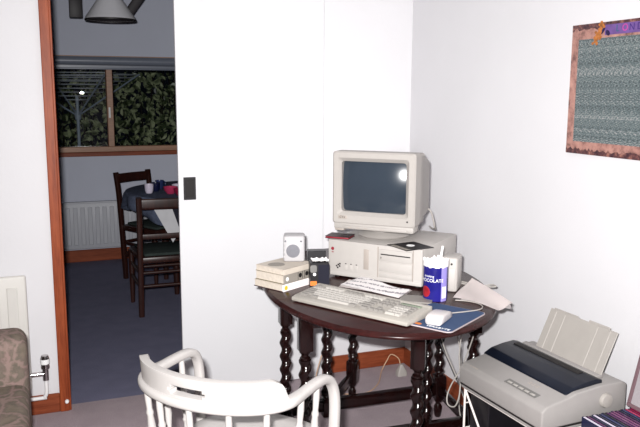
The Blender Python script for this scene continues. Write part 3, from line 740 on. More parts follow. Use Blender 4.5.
# ------------------------------------------------------------------ keyboard
ke = V((.508, -.862, 0)).normalized(); ka = math.atan2(ke.y, ke.x)
kb = thing('keyboard', 'cream full size computer keyboard near the front edge of the table', 'keyboard', (.850, 2.476, TZ+.0045), ka)
KL, KD = .495, .165
def yz_prism(bm, prof, x0, x1, bev=0, mx=None):
    mm = basis((0, 0, 0), (0, 1, 0), (0, 0, 1), (1, 0, 0))
    if mx is not None: mm = mx @ mm
    return prism(bm, prof, x0, x1, mm, bev)
tilt = math.atan2(.016, .15)
bm = B(); yz_prism(bm, [(0, .0), (0, .014), (.02, .019), (.145, .030), (.151, .034), (KD, .034), (KD, .0)], 0, KL, bev=.004)
kbody = obj('shell', bm, 'kbbody', kb, ang=35)
for x_ in (.03, .33):
    for y_ in (.02, .17):
        bm = B(); lathe(bm, [(.008, -.0045), (.008, .004)], 12, Matrix.Translation((x_, y_*.85, 0))); obj('foot', bm, 'slotdark', kb)
def ktop(y): return .019+(y-.02)*(.011/.125)
u = .0197
key_me = {}
def keymesh(w):
    if w not in key_me:
        bm = B(); t_ = bmesh.new(); ww, dd, hh = w*u-.0012, .0172, .0075
        lo = [t_.verts.new((sx_*ww/2, sy_*dd/2, 0)) for sx_, sy_ in ((-1, -1), (1, -1), (1, 1), (-1, 1))]
        hi = [t_.verts.new((sx_*(ww/2-.002), sy_*(dd/2-.0025)+.0005, hh)) for sx_, sy_ in ((-1, -1), (1, -1), (1, 1), (-1, 1))]
        for i in range(4): t_.faces.new((lo[i], lo[(i+1) % 4], hi[(i+1) % 4], hi[i]))
        t_.faces.new(hi); t_.faces.new(lo[::-1]); merge(bm, t_); bmesh.ops.recalc_face_normals(bm, faces=bm.faces)
        me = bpy.data.meshes.new('key'); bm.to_mesh(me); bm.free(); key_me[w] = me
    return key_me[w]
kmat = {}
def put_key(x, row, w, grey, name='key', dy=1):
    y = .024+row*.0186+.0093+(.006 if row >= 5 else 0)
    key = (w, grey)
    if key not in kmat:
        me = keymesh(w).copy(); me.materials.append(M['keygrey' if grey else 'keywhite']); kmat[key] = me
    o = bpy.data.objects.new(name, kmat[key]); C.objects.link(o); o.parent = kb
    o.location = (x+w*u/2, y, ktop(y)-.0005); o.rotation_euler = (math.atan2(.011, .125), 0, 0)
X0 = .022
rows = {0: [(1.5, 1), ('gap', 1), (1.5, 1), ('space', 7), (1.5, 1), ('gap', 1), (1.5, 1)],
        1: [(2.25, 1)]+[(1, 0)]*10+[(2.75, 1)], 2: [(1.75, 1)]+[(1, 0)]*11+[(2.25, 1)],
        3: [(1.5, 1)]+[(1, 0)]*12+[(1.5, 1)], 4: [(1, 0)]*13+[(2, 1)],
        5: [(1, 1), ('gap', 1)]+[(1, 0)]*4+[('gap', .5)]+[(1, 1)]*4+[('gap', .5)]+[(1, 0)]*4}
for r_, ks in rows.items():
    x = X0
    for a, b_ in ks:
        if a == 'gap': x += b_*u
        elif a == 'space': put_key(x, r_, b_, 0, 'space_bar'); x += b_*u
        else: put_key(x, r_, a, b_); x += a*u
xn = X0+15.35*u
for i in range(3):
    put_key(xn+i*u, 0, 1, 1); put_key(xn+i*u, 3, 1, 1); put_key(xn+i*u, 4, 1, 1); put_key(xn+i*u, 5, 1, 1)
put_key(xn+u, 1, 1, 1)
xp = xn+3.35*u
for r_ in (1, 2, 3):
    for i in range(3): put_key(xp+i*u, r_, 1, 0)
for i in range(4): put_key(xp+i*u, 4, 1, 1)
put_key(xp, 0, 2, 0); put_key(xp+2*u, 0, 1, 0); put_key(xp+3*u, 3, 1, 1); put_key(xp+3*u, 2, 1, 1); put_key(xp+3*u, 1, 1, 1)
bm = B(); y_ = .132; box(bm, (xp+2*u, .1335, ktop(.1335)+.001), (4*u, .015, .004), bev=.0005); obj('status_panel', bm, 'led', kb)['label'] = 'grey green strip of lock lights'
bm = B(); tube(bm, [(.24, KD-.01, .02), (.25, KD+.02, .006), (.28, KD+.05, .004), (.30, KD+.07, .004)], .003, 8, 5); obj('keyboard_cable', bm, 'cable', kb)

# ------------------------------------------------------------------ mouse mat and mouse
pe = V((1.198-1.119, 1.943-2.07, 0)).normalized(); pn = V((-pe.y, pe.x, 0))
pr = V((1.205, 1.952, 0))          # near front right corner
pa = math.atan2(pe.y, pe.x)
mp = thing('mouse_mat', 'slate blue mouse mat on the table to the right of the keyboard', 'mouse mat', (pr.x, pr.y, TZ), pa)
def rpoly(x0, y0, x1, y1, r, n=5):
    o = []
    for (cx_, cy2, a0) in ((x1-r, y1-r, 0), (x0+r, y1-r, 90), (x0+r, y0+r, 180), (x1-r, y0+r, 270)):
        for i in range(n+1): a = math.radians(a0+90*i/n); o.append((cx_+r*math.cos(a), cy2+r*math.sin(a)))
    return o
bm = B(); prism(bm, rpoly(-.215, 0, 0, .275, .02), .0, .0035); obj('base', bm, 'padedge', mp, sm=False)
bm = B(); prism(bm, rpoly(-.212, .003, -.003, .272, .018), .0035, .0042); pf = obj('surface', bm, 'pad', mp, sm=False)
obj('lettering', text_bm('TERABYTE', .0185, .0002, basis((-.056, .0205, .0044), (1, 0, 0), (0, 1, 0), (0, 0, 1))), 'label', pf, sm=False)
bm = B(); prism(bm, [(-.146, .014), (-.118, .012), (-.116, .024), (-.128, .032), (-.146, .026)], .0042, .0045); obj('orange_mark', bm, 'orange', pf, sm=False)
ma = math.atan2(2.06-1.985, 1.262-1.171)
ms_ = thing('mouse', 'pale two button mouse on the blue mat', 'mouse', (1.234, 2.074, TZ+.0045), ma)
bm = B(); loft(bm, [rr(0, .009, .052, .018, .006, -.055), rr(0, .0135, .058, .027, .009, -.052), rr(0, .0165, .061, .033, .011, -.03), rr(0, .0165, .061, .033, .011, .0), rr(0, .0145, .06, .029, .010, .03), rr(0, .011, .056, .022, .008, .052), rr(0, .008, .048, .014, .005, .056)], True, True)
bmesh.ops.rotate(bm, cent=(0, 0, 0), matrix=Matrix.Rotation(-PI/2, 3, 'Z'), verts=bm.verts)
obj('body', bm, 'mouse', ms_, ang=60)
bm = B(); bx(bm, (.015, -.0265, .0215), (.05, -.001, .0245), Matrix.Rotation(math.radians(5), 4, 'Y'), .002); bx(bm, (.015, .001, .0215), (.05, .0265, .0245), Matrix.Rotation(math.radians(5), 4, 'Y'), .002); obj('buttons', bm, 'mouse', ms_)
bm = B(); tube(bm, [(1.280, 2.111, TZ+.012), (1.30, 2.125, TZ+.008), (1.37, 2.125, TZ+.007), (1.43, 2.13, TZ+.007), (1.468, 2.17, TZ+.003), (1.475, 2.21, TZ+.003), (1.455, 2.25, TZ+.003), (1.42, 2.275, TZ+.003)], .0022, 8, 6)
obj('mouse_cable', bm, 'cable', ms_, world=True)

# ------------------------------------------------------------------ drinking chocolate tub
tub = thing('chocolate_tub', 'blue chocolate powder tub with a torn white seal and a spoon in it', 'tub', (1.366, 2.330, TZ), math.atan2(-2.335, -1.352)+PI/2)
# local -y faces the camera
R0, HT = .0455, .140
bm = B(); lathe(bm, [(R0-.001, 0), (R0, .002), (R0, HT)], 40, cap=False); lathe(bm, [(0, .001), (R0-.001, .001)], 40, cap=False); lathe(bm, [(R0-.002, HT), (R0-.002, HT-.03), (0, HT-.03)], 40, cap=False)
tb_ = obj('tin', bm, 'blue_tub', tub)
def bent(poly_pts, r):      # bend a flat patch (x along the arc, z up) onto the tub
    return [(r*math.sin(x/r), -r*math.cos(x/r), z) for x, z in poly_pts]
def patch(bm, x0, x1, z0, z1, r, th=.0006, n=8, fn=None):
    t_ = bmesh.new(); a = []
    for i in range(n+1):
        x = x0+(x1-x0)*i/n
        lo, hi = (z0, z1) if fn is None else fn(x)
        a.append([t_.verts.new(p) for p in bent([(x, lo), (x, hi)], r)])
    for p, q in zip(a, a[1:]): t_.faces.new((p[0], q[0], q[1], p[1]))
    merge(bm, t_)
bm = B(); patch(bm, -.061, -.019, .01, .06, R0+.0006, n=18, fn=lambda x: (.034-math.sqrt(max(0, .021**2-(x+.040)**2)), .034+math.sqrt(max(0, .021**2-(x+.040)**2)))); obj('roundel', bm, 'tubred', tb_)['label'] = 'dark red round picture'
bm = B(); patch(bm, .022, .05, .0, HT-.002, R0+.0004); obj('side_panel', bm, 'lilac', tb_)
bm = B(); patch(bm, .026, .046, .012, .055, R0+.0009); obj('ingredients_label', bm, 'label', tb_)
def bent_text(body, size, xc, zc):
    bm = text_bm(body, size, .0, basis((xc, 0, zc), (1, 0, 0), (0, 0, 1), (0, -1, 0)))
    bmesh.ops.subdivide_edges(bm, edges=[e for e in bm.edges if e.calc_length() > .004], cuts=2)
    for v_ in bm.verts:
        x, z = v_.co.x, v_.co.z; v_.co = bent([(x, z)], R0+.001)[0]
    return bm
obj('lettering', bent_text('CHOCOLATE', .0175, -.022, .078), 'label', tb_, sm=False)
obj('lettering', bent_text('drinking', .0125, -.026, .094), 'label', tb_, sm=False)
# ragged white seal round the rim
bm = B(); t_ = bmesh.new(); n = 48; rnd = random.Random(5); a, b_, c_ = [], [], []
for i in range(n):
    an = 2*PI*i/n; h1 = HT+rnd.uniform(.004, .016)
    a.append(t_.verts.new(((R0+.0015)*math.cos(an), (R0+.0015)*math.sin(an), HT-.010-rnd.uniform(0, .005))))
    b_.append(t_.verts.new(((R0+.002)*math.cos(an), (R0+.002)*math.sin(an), h1)))
    c_.append(t_.verts.new(((R0-.012)*math.cos(an), (R0-.012)*math.sin(an), HT-.004+rnd.uniform(-.004, .008))))
ctr = t_.verts.new((0, 0, HT-.012))
for i in range(n):
    j = (i+1) % n; t_.faces.new((a[i], a[j], b_[j], b_[i])); t_.faces.new((b_[i], b_[j], c_[j], c_[i])); t_.faces.new((c_[i], c_[j], ctr))
merge(bm, t_); obj('torn_seal', bm, 'paper', tub, sm=False)['label'] = 'torn white paper seal'
sp = thing('spoon', 'white spoon handle standing up out of the chocolate tub', 'spoon', (1.386, 2.333, TZ+.11), 0)
bm = B(); sweep(bm, [(0, 0, .022), (.003, 0, .05), (.007, -.003, .088)], rrect(.009, .004, .6, 10), up=(0, 1, 0)); obj('handle', bm, 'label', sp)
bm = B(); t_ = bmesh.new(); bmesh.ops.create_uvsphere(t_, u_segments=14, v_segments=8, radius=1); bmesh.ops.scale(t_, vec=(.011, .004, .016), verts=t_.verts); merge(bm, t_, Matrix.Translation((0, 0, .012))); obj('bowl', bm, 'label', sp)

# ------------------------------------------------------------------ loudspeakers
spk_lab = ('small grey loudspeaker with a round cone standing on the books', 'plain beige loudspeaker behind the blue tub, beside the computer case')
BKZ = TZ+.086
def spk_face(name, label, loc, rz, w, d_, h, front):
    s = thing(name, label, 'speaker', loc, rz, 'computer loudspeakers')
    bm = B(); bx(bm, (-w/2, -d_/2, 0), (w/2, d_/2, h), bev=.010, seg=3); cab = obj('cabinet', bm, 'spk' if front else 'beige', s)
    if front:
        bm = B(); lathe(bm, [(.034, .0), (.034, .002), (.029, .003)], 32, basis((-.004, -d_/2+.0005, h*.43), (1, 0, 0), (0, 0, 1), (0, -1, 0))); r_ = obj('ring', bm, 'spk', cab)
        bm = B(); lathe(bm, [(.0285, .0), (.0285, .002), (.012, .0045), (0, .005)], 32, basis((-.004, -d_/2-.0003, h*.43), (1, 0, 0), (0, 0, 1), (0, -1, 0))); obj('cone', bm, 'grille', cab)
        bm = B(); [lathe(bm, [(.004, 0), (.003, .003)], 12, basis((x, -d_/2+.0005, h*.8), (1, 0, 0), (0, 0, 1), (0, -1, 0))) for x in (-.034, .028)]; obj('screw', bm, 'grille', cab)
        bm = B()
        for k in range(4): [box(bm, (x, -d_/2+.002, h*(.2+.17*k)), (.005, .006, .008), bev=.001) for x in (-w/2+.004,)]
        obj('side_ribs', bm, 'spk', cab)
    else:
        bm = B(); lathe(bm, [(.004, 0), (.004, .003)], 14, basis((w*.15, -d_/2+.0005, h*.82), (1, 0, 0), (0, 0, 1), (0, -1, 0))); obj('power_lamp', bm, 'slotdark', cab)
        bm = B(); bx(bm, (-w/2+.008, -d_/2-.0015, .012), (w/2-.008, -d_/2+.001, h*.7), bev=.002); obj('grille', bm, 'beige', cab)
    return s
spk_face('speaker', spk_lab[0], (.962, 2.765, BKZ), math.radians(-20), .086, .085, .106, True)
s2 = spk_face('speaker', spk_lab[1], (1.495, 2.43, TZ), math.radians(-42), .064, .105, .135, False)
bm = B(); tube(bm, [(1.54, 2.48, TZ+.02), (1.57, 2.47, TZ+.005), (1.61, 2.42, TZ+.003), (1.635, 2.385, TZ+.006), (1.655, 2.36, TZ+.012), (1.658, 2.395, TZ+.01), (1.63, 2.42, TZ+.004), (1.585, 2.50, TZ+.004)], .003, 8, 6)
obj('speaker_cable', bm, 'cable', s2, world=True)

# ------------------------------------------------------------------ books on the left
bc = V((.862, 2.607, 0)); ba = math.radians(29)
def volume(name, label, z, th, L, D, dx, dy, rot, cov, kind):
    b_ = thing(name, label, 'book', (bc.x+dx, bc.y+dy, z), ba+rot, 'manuals stacked on the table')
    # local: origin front corner, +x along spine, +y along the short end
    bm = B(); bx(bm, (.003, .004, .002), (L-.002, D-.001, th-.002)); obj('pages', bm, 'page', b_, sm=False)
    bm = B(); bx(bm, (0, 0, 0), (L, D, .002), bev=.0007, seg=1); bx(bm, (0, 0, th-.002), (L, D, th), bev=.0007, seg=1)
    cv = obj('cover', bm, cov[0], b_, sm=False)
    bm = B(); bx(bm, (0, -.001, .0), (L, .004, th), bev=.001, seg=1); sn = obj('spine', bm, cov[1], b_, sm=False)
    return b_, cv, sn
b1 = volume('manual', 'white lowest manual of the stack with a yellow spine sticker', TZ, .028, .185, .155, 0, 0, 0, ('cream', 'paper_pink'), 0)
bm = B(); lathe(bm, [(.009, 0), (.009, .001)], 20, basis((.016, -.001, .014), (1, 0, 0), (0, 0, 1), (0, -1, 0))); obj('sticker', bm, 'yellow', b1[2])
bm = B(); bx(bm, (-.001, .0, -.0), (.0005, .156, .003)); obj('board_edge', bm, 'maroon', b1[1], sm=False)
b2 = volume('manual', 'thick grey manual in the middle of the stack with dark cut-outs on its spine', TZ+.028, .036, .178, .15, .006, .006, .02, ('olive', 'greybook'), 0)
for x in (.095, .135):
    bm = B(); lathe(bm, [(.009, 0), (.009, .0012)], 20, basis((x, -.001, .02), (.8, 0, 0), (0, 0, 1.4), (0, -1, 0))); obj('cut_out', bm, 'blackprint', b2[2])
    bm = B(); bx(bm, (x-.014, -.0018, .004), (x-.0125, -.0008, .034)); bx(bm, (x+.0125, -.0018, .004), (x+.014, -.0008, .034)); obj('spine_line', bm, 'blackprint', b2[2], sm=False)
bm = B(); lathe(bm, [(.008, 0), (.008, .001)], 20, basis((.018, -.001, .018), (1, 0, 0), (0, 0, 1), (0, -1, 0))); obj('sticker', bm, 'label', b2[2])
b3 = volume('manual', 'cream top manual of the stack with the loudspeaker standing on it', TZ+.064, .022, .178, .15, .004, .004, 0, ('cream', 'cream'), 0)
bm = B(); lathe(bm, [(.034, .022), (.034, .0226)], 30, Matrix.Translation((.05, .085, 0))); obj('cover_disc', bm, 'greybook', b3[1], sm=False)

# dark boxes between books and case
def dbox(name, label, loc, rz, w, d_, h):
    t = thing(name, label, 'box', loc, rz, 'dark software boxes'); bm = B(); bx(bm, (-w/2, -d_/2, 0), (w/2, d_/2, h), bev=.0015, seg=1); return t, obj('carton', bm, 'black', t, sm=False)
t, k_ = dbox('software_box', 'black printed software box standing between the books and the case', (1.026, 2.655, TZ), math.radians(-12), .074, .05, .098)
fm = lambda x, z: basis((x, -.0252, z), (1, 0, 0), (0, 0, 1), (0, -1, 0))
bm = B(); prism(bm, rpoly(-.013, -.015, .013, .015, .008), 0, .0008, fm(-.024, .074)); obj('portrait_panel', bm, 'panelgrey', k_, sm=False)
bm = B(); lathe(bm, [(.006, 0), (.006, .0012)], 16, fm(-.020, .052)); obj('white_mark', bm, 'label', k_)
bm = B(); prism(bm, rpoly(-.013, -.009, .013, .009, .002), 0, .0008, fm(-.024, .016)); obj('orange_panel', bm, 'orange', k_, sm=False)
bm = B(); prism(bm, rpoly(-.022, -.04, .022, .04, .002), 0, .0008, fm(.017, .05)); obj('grey_panel', bm, 'cloth_dark', k_, sm=False)
t, k_ = dbox('software_box', 'plain dark box behind the black printed box, left of the case', (1.072, 2.80, TZ), math.radians(-15), .075, .045, .112)
# crumpled tissue on the box
bm = B(); t_ = bmesh.new(); bmesh.ops.create_grid(t_, x_segments=12, y_segments=8, size=.5)
rnd = random.Random(11)
for v_ in t_.verts: v_.co = V((v_.co.x*.066, v_.co.y*.05, .003+rnd.uniform(0, .007)))
merge(bm, t_); o = solo('tissue', bm, 'paper', 'crumpled white tissue on top of the black printed box', 'tissue', (1.034, 2.662, TZ+.098), math.radians(-10), sm=False)
o.modifiers.new('s', 'SOLIDIFY').thickness = .0012

# ------------------------------------------------------------------ papers
def sheet(name, label, pts, z, mat, curl=None, grp=None, nseg=12, th=.0012, lines=False):
    """bilinear sheet over four world corners (a,b,c,d)"""
    a, b_, c_, d_ = [V((p[0], p[1], p[2] if len(p) > 2 else z)) for p in pts]
    cen = (a+b_+c_+d_)/4; t_ = bmesh.new(); g = []
    for j in range(nseg+1):
        row = []
        for i in range(nseg+1):
            s, q = i/nseg, j/nseg
            p = a.lerp(b_, s).lerp(d_.lerp(c_, s), q)
            if curl: p = p+V(curl(s, q))
            row.append(t_.verts.new(p-cen))
        g.append(row)
    for j in range(nseg):
        for i in range(nseg): t_.faces.new((g[j][i], g[j][i+1], g[j+1][i+1], g[j+1][i]))
    bmesh.ops.solidify(t_, geom=t_.faces[:], thickness=th)
    return solo(name, t_, mat, label, 'paper', tuple(cen), 0, grp, ang=60)
sheet('paper_sheet', 'white printed sheet propped up behind the keyboard, in front of the case', [(1.072, 2.545, TZ+.028), (1.192, 2.288, TZ+.030), (1.225, 2.258, TZ+.063), (1.140, 2.50, TZ+.063)], TZ, 'paper_print',
      curl=lambda s, q: (0, 0, .004*math.sin(s*7)*q), grp='loose papers')
sheet('paper_sheet', 'lower white sheet slipped under the back of the keyboard', [(1.09, 2.60, TZ+.004), (1.26, 2.38, TZ+.004), (1.325, 2.43, TZ+.010), (1.16, 2.66, TZ+.012)], TZ+.004, 'paper_pink', curl=None, grp='loose papers')
bm = B(); bx(bm, (-.06, -.045, 0), (.06, .045, .006), bev=.001, seg=1); solo('booklet', bm, 'keygrey', 'grey booklet lying between the keyboard and the blue tub', 'book', (1.29, 2.335, TZ), math.radians(-35), sm=False)
def drape(s, q):
    x = 0
    return (0, 0, .004*math.sin(s*PI*1.3)*(1-q)+.003*math.sin(q*6+s*3))
sheet('paper_sheet', 'large creased white sheet drooping over the right edge of the table', [(1.425, 2.30, TZ+.006), (1.50, 2.118, TZ+.002), (1.575, 2.14, TZ+.012), (1.57, 2.40, TZ+.045)], TZ, 'paper_pink', curl=drape, grp='loose papers')
sheet('paper_sheet', 'white sheet under the large creased sheet at the table right edge', [(1.44, 2.27, TZ+.004), (1.55, 2.11, TZ+.001), (1.58, 2.16, TZ+.001), (1.55, 2.38, TZ+.004)], TZ, 'paper', grp='loose papers')

# ------------------------------------------------------------------ cords under the table
cord = thing('power_cord', 'pale power cord trailing over the carpet to the corner behind the table', 'cord', (1.6, 3.2, 0))
bm = B(); tube(bm, [(1.13, 2.95, .66), (1.20, 3.0, .5), (1.22, 3.06, .33), (1.20, 3.12, .15), (1.22, 3.2, .01), (1.32, 3.16, .006), (1.45, 3.12, .006), (1.56, 3.2, .006), (1.66, 3.36, .006), (1.70, 3.38, .05), (1.72, 3.37, .085), (1.745, 3.33, .07), (1.735, 3.29, .03)], .0028, 8, 8)
obj('flex', bm, 'cable_pink', cord, world=True)
bm = B(); loft(bm, [[(p[0], p[1], z) for p in rpoly(1.735-w_, 3.28-d_, 1.735+w_, 3.28+d_, .006)] for z, w_, d_ in ((.0, .026, .018), (.02, .026, .018), (.045, .014, .012), (.06, .008, .008))], True, True); obj('plug', bm, 'cable', cord, world=True)
c2 = thing('cable_bundle', 'grey cables hanging below the right end of the table behind the printer', 'cable', (1.52, 2.5, 0))
for pts, m_ in (([(1.50, 2.58, .68), (1.54, 2.56, .45), (1.58, 2.50, .3), (1.60, 2.44, .17), (1.62, 2.5, .02)], 'cable'),
                ([(1.55, 2.6, .68), (1.60, 2.56, .5), (1.63, 2.55, .35), (1.60, 2.50, .15), (1.66, 2.5, .02)], 'cable'),
                ([(1.47, 2.56, .68), (1.50, 2.52, .48), (1.53, 2.46, .36), (1.57, 2.40, .22), (1.60, 2.42, .02)], 'cable_dk'),
                ([(1.60, 2.42, .50), (1.50, 2.33, .43), (1.42, 2.28, .38), (1.39, 2.26, .345), (1.39, 2.25, .315), (1.42, 2.25, .305), (1.45, 2.27, .34), (1.47, 2.30, .40), (1.50, 2.36, .46), (1.55, 2.42, .60), (1.56, 2.46, .68)], 'cable')):
    bm = B(); tube(bm, pts, .0026, 8, 8); obj('cable', bm, m_, c2, world=True)

# ------------------------------------------------------------------ captain's chair
O_ = V((.426, 1.816, 0)); cyaw = math.radians(-47.7)
ch = thing('captains_chair', 'white painted bow-back armchair with a hand slot, seen from behind in front of the table', 'chair', tuple(O_), cyaw)
RX, RY = .22, .141
def bowpt(phi, dr=0, z=.702): return ((RX+dr)*math.sin(phi), -(RY+dr)*math.cos(phi), z)
side = [(.221, .04, .701), (.222, .10, .702), (.223, .155, .699), (.225, .192, .684), (.228, .214, .65), (.229, .222, .60), (.227, .220, .52), (.222, .215, .458)]
path = [(-x, y, z) for x, y, z in side[::-1]]+[bowpt(math.radians(a)) for a in range(-85, 86, 10)]+side
sm_p = smooth_path(path, 5)
# oval section: wide flat arms round the back, rounder as it turns down
t_ = bmesh.new(); rings = []; n = len(sm_p); N = 18; prev = None
for i, p in enumerate(sm_p):
    d_ = (sm_p[min(i+1, n-1)]-sm_p[max(i-1, 0)]).normalized()
    s_ = V((d_.y, -d_.x, 0))
    horiz = V((d_.x, d_.y, 0)).length
    if s_.length < .25:
        s_ = prev if prev is not None else V((-1, 0, 0))
    s_ = s_.normalized(); prev = s_
    u_ = s_.cross(d_).normalized()
    wd = .030+.012*max(0, min(1, (.05-p.y)/.1)); hh = .026
    rings.append([t_.verts.new(p+s_*a*wd+u_*b_*hh) for a, b_ in rrect(1, 1, .7, N)])
for a, b_ in zip(rings, rings[1:]):
    for i in range(N): t_.faces.new((a[i], a[(i+1) % N], b_[(i+1) % N], b_[i]))
t_.faces.new(rings[0][::-1]); t_.faces.new(rings[-1])
bm = B(); merge(bm, t_); obj('arm_bow', bm, 'white_chair', ch, ang=60)
# crest rail with hand slot
def crest_top(a):
    x = abs(a)
    if x < 60: return .772
    if x < 68: return .772-.008*((x-60)/8)**2
    return .764-.054*(.5-.5*math.cos(PI*min(1, (x-68)/14)))
t_ = bmesh.new(); nphi, nz = 68, 8; g = []
for j in range(nz+1):
    row = []
    for i in range(nphi+1):
        a = -82+164*i/nphi; zt = crest_top(a); z = .706+(zt-.706)*j/nz
        row.append(t_.verts.new(bowpt(math.radians(a), -.002+.006*(z-.706)/.07, z)))
    g.append(row)
for j in range(nz):
    for i in range(nphi):
        a = -82+164*(i+.5)/nphi
        if abs(a) < 14 and j in (2, 3, 4) and not (abs(a) > 11.5 and j in (2, 4)): continue
        t_.faces.new((g[j][i], g[j][i+1], g[j+1][i+1], g[j+1][i]))
bm = B(); merge(bm, t_); cr = obj('crest_rail', bm, 'white_chair', ch, ang=50)
q = cr.modifiers.new('s', 'SOLIDIFY'); q.thickness = .022; q.offset = 0
q = cr.modifiers.new('b', 'BEVEL'); q.width = .006; q.segments = 3; q.limit_method = 'ANGLE'
# seat: dished and rounded
t_ = bmesh.new(); n = 64
def seat_r(a):
    c, s = math.cos(a), math.sin(a); e = 2.6
    return 1/((abs(c)/.232)**e+(abs(s)/(.225 if s < 0 else .255))**e)**(1/e)
prof = [(.90, .432), (.97, .439), (1, .452), (.99, .467), (.95, .474), (.8, .470), (.5, .463), (.0, .461)]
rings = [[t_.verts.new((max(f, .001)*seat_r(2*PI*i/n)*math.cos(2*PI*i/n), .10+max(f, .001)*seat_r(2*PI*i/n)*math.sin(2*PI*i/n), z)) for i in range(n)] for f, z in prof]
for a, b_ in zip(rings, rings[1:]):
    for i in range(n): t_.faces.new((a[i], a[(i+1) % n], b_[(i+1) % n], b_[i]))
t_.faces.new(rings[0][::-1]); t_.faces.new(rings[-1]); bm = B(); merge(bm, t_); obj('seat', bm, 'white_chair', ch, ang=60)
def spindle(p, q):
    bm = B(); mx, L = frame_to(p, q)
    lathe(bm, [(.0075, 0), (.0085, L*.1), (.0075, L*.16), (.011, L*.2), (.0075, L*.24), (.0125, L*.42), (.0085, L*.62), (.0105, L*.66), (.0075, L*.70), (.009, L*.85), (.0075, L)], 14, mx)
    return bm
for a in (-58, -29, 0, 29, 58):
    p = bowpt(math.radians(a), -.022, .462); q = bowpt(math.radians(a), 0, .695)
    obj('spindle', spindle(p, q), 'white_chair', ch)
for s in (-1, 1):
    for y, x0, x1 in ((.04, .202, .221), (.125, .207, .222), ):
        obj('spindle', spindle((s*x0, y, .462), (s*x1, y, .692)), 'white_chair', ch)
def cleg(x, y, X, Y):
    bm = B(); mx, L = frame_to((X, Y, 0), (x, y, .44))
    lathe(bm, [(.013, 0), (.017, .03), (.013, .06), (.02, .15), (.022, .2), (.015, .21), (.021, .23), (.015, .25), (.019, .33), (.016, L)], 16, mx); obj('leg', bm, 'white_chair', ch)
for x, y, X, Y in ((-.14, -.05, -.18, -.12), (.14, -.05, .18, -.12), (-.17, .27, -.20, .31), (.17, .27, .20, .31)): cleg(x, y, X, Y)
for p, q in (((-.2, -.12, .16), (-.2, .26, .16)), ((.2, -.12, .16), (.2, .26, .16)), ((-.2, .07, .16), (.2, .07, .16))):
    bm = B(); mx, L = frame_to(p, q); lathe(bm, [(.008, 0), (.013, L/2), (.008, L)], 12, mx); obj('stretcher', bm, 'white_chair', ch)

# ------------------------------------------------------------------ printer on its wire rack
PA = .056; pz0 = .417
pr_ = thing('printer', 'grey dot matrix printer with a dark cover and raised paper support', 'printer', (1.385, 2.175, pz0), PA)
# local: x front->back (.34), y to the left(+)/right(-): spans y in [-.43, 0]
PL, PD = .435, .348
def xz_prism(bm, prof, y0, y1, bev=0): return prism(bm, prof, -y1, -y0, basis((0, 0, 0), (1, 0, 0), (0, 0, 1), (0, -1, 0)), bev, 3)
bm = B(); xz_prism(bm, [(.0, .018), (.0, .078), (.018, .092), (.112, .110), (.135, .118), (.24, .127), (PD-.02, .127), (PD, .117), (PD, .018)], -PL, 0, bev=.006)
pb = obj('upper_case', bm, 'prn', pr_, ang=35)
bm = B(); xz_prism(bm, [(.006, 0), (.006, .016), (PD-.004, .016), (PD-.004, .0)], -PL+.006, -.006, bev=.003); obj('base_tray', bm, 'prn', pr_, ang=35)
bm = B(); xz_prism(bm, [(.003, .012), (.003, .019), (PD-.002, .019), (PD-.002, .012)], -PL+.003, -.003); obj('seam', bm, 'slotdark', pr_, sm=False)
# smoked cover
bm = B(); xz_prism(bm, [(.106, .104), (.108, .113), (.138, .128), (.19, .138), (.238, .142), (.258, .137), (.258, .11)], -PL+.018, .0035, bev=.004); cv = obj('cover', bm, 'navyplastic', pr_, ang=45); cv['label'] = 'smoked dark navy lid'
bm = B(); xz_prism(bm, [(.212, .138), (.214, .1435), (.234, .145), (.238, .141)], -PL+.08, -.03, bev=.001); obj('cover_ridge', bm, 'slotdark', cv)
bm = B(); xz_prism(bm, [(.26, .125), (.262, .137), (.28, .139), (.295, .129)], -PL+.05, -.02, bev=.002); obj('tear_bar', bm, 'prn', pb)
# paper support: ribbed translucent looking sheet standing up at the back
def sup(bm, y0, y1, h0, h1, th, dx=0):
    mx = Matrix.Translation((.296, 0, .125)) @ Matrix.Rotation(math.radians(25), 4, 'Y')
    bx(bm, (-th/2+dx, y0, h0), (th/2+dx, y1, h1), mx, bev=.0012, seg=1)
bm = B(); sup(bm, -.372, -.055, .0, .155, .004); ps = obj('paper_support', bm, 'prn_lt', pr_, sm=False)
for y in (-.345, -.29, -.135, -.09):
    bm = B(); sup(bm, y, y+.012, .0, .150, .003, -.003); obj('guide_rib', bm, 'prn_lt', ps, sm=False)
bm = B(); obj('top_lip', bm, 'prn_lt', ps, sm=False) if sup(bm, -.335, -.24, .154, .162, .004) is None else 0
bm = B(); sup(bm, -.19, -.07, .154, .160, .004); obj('top_lip', bm, 'prn_lt', ps, sm=False)
# button panel, emblem text and knob
sl = math.atan2(.018, .094)
pmx = lambda x, y, lift=0: basis((x, y, .092+(x-.018)*.018/.094+lift), (0, -1, 0), (math.cos(sl), 0, math.sin(sl)), (-math.sin(sl), 0, math.cos(sl)))
bm = B(); box(bm, (0, 0, .0005), (.152, .025, .002), pmx(.040, -.290)); bp_ = obj('button_panel', bm, 'panelgrey', pb, sm=False)
for k in range(5):
    bm = B(); box(bm, (-.056+k*.028, -.003, .002), (.019, .008, .002), pmx(.040, -.290), bev=.0005); obj('button', bm, 'keywhite', bp_)
bm = B()
for k in range(3): box(bm, (-.02+k*.018, .0, .0003), (.012, .004, .0006), pmx(.078, -.30)); box(bm, (-.02+k*.018, .008, .0003), (.01, .003, .0006), pmx(.078, -.30))
obj('printed_marks', bm, 'beige_dk', pb, sm=False)
bm = B(); box(bm, (0, 0, .0004), (.008, .004, .0008), pmx(.016, -.045)); [box(bm, (.014+k*.008, 0, .0004), (.006, .006, .0008), pmx(.016, -.045)) for k in range(4)]; obj('maker_mark', bm, 'beige_dk', pb, sm=False)
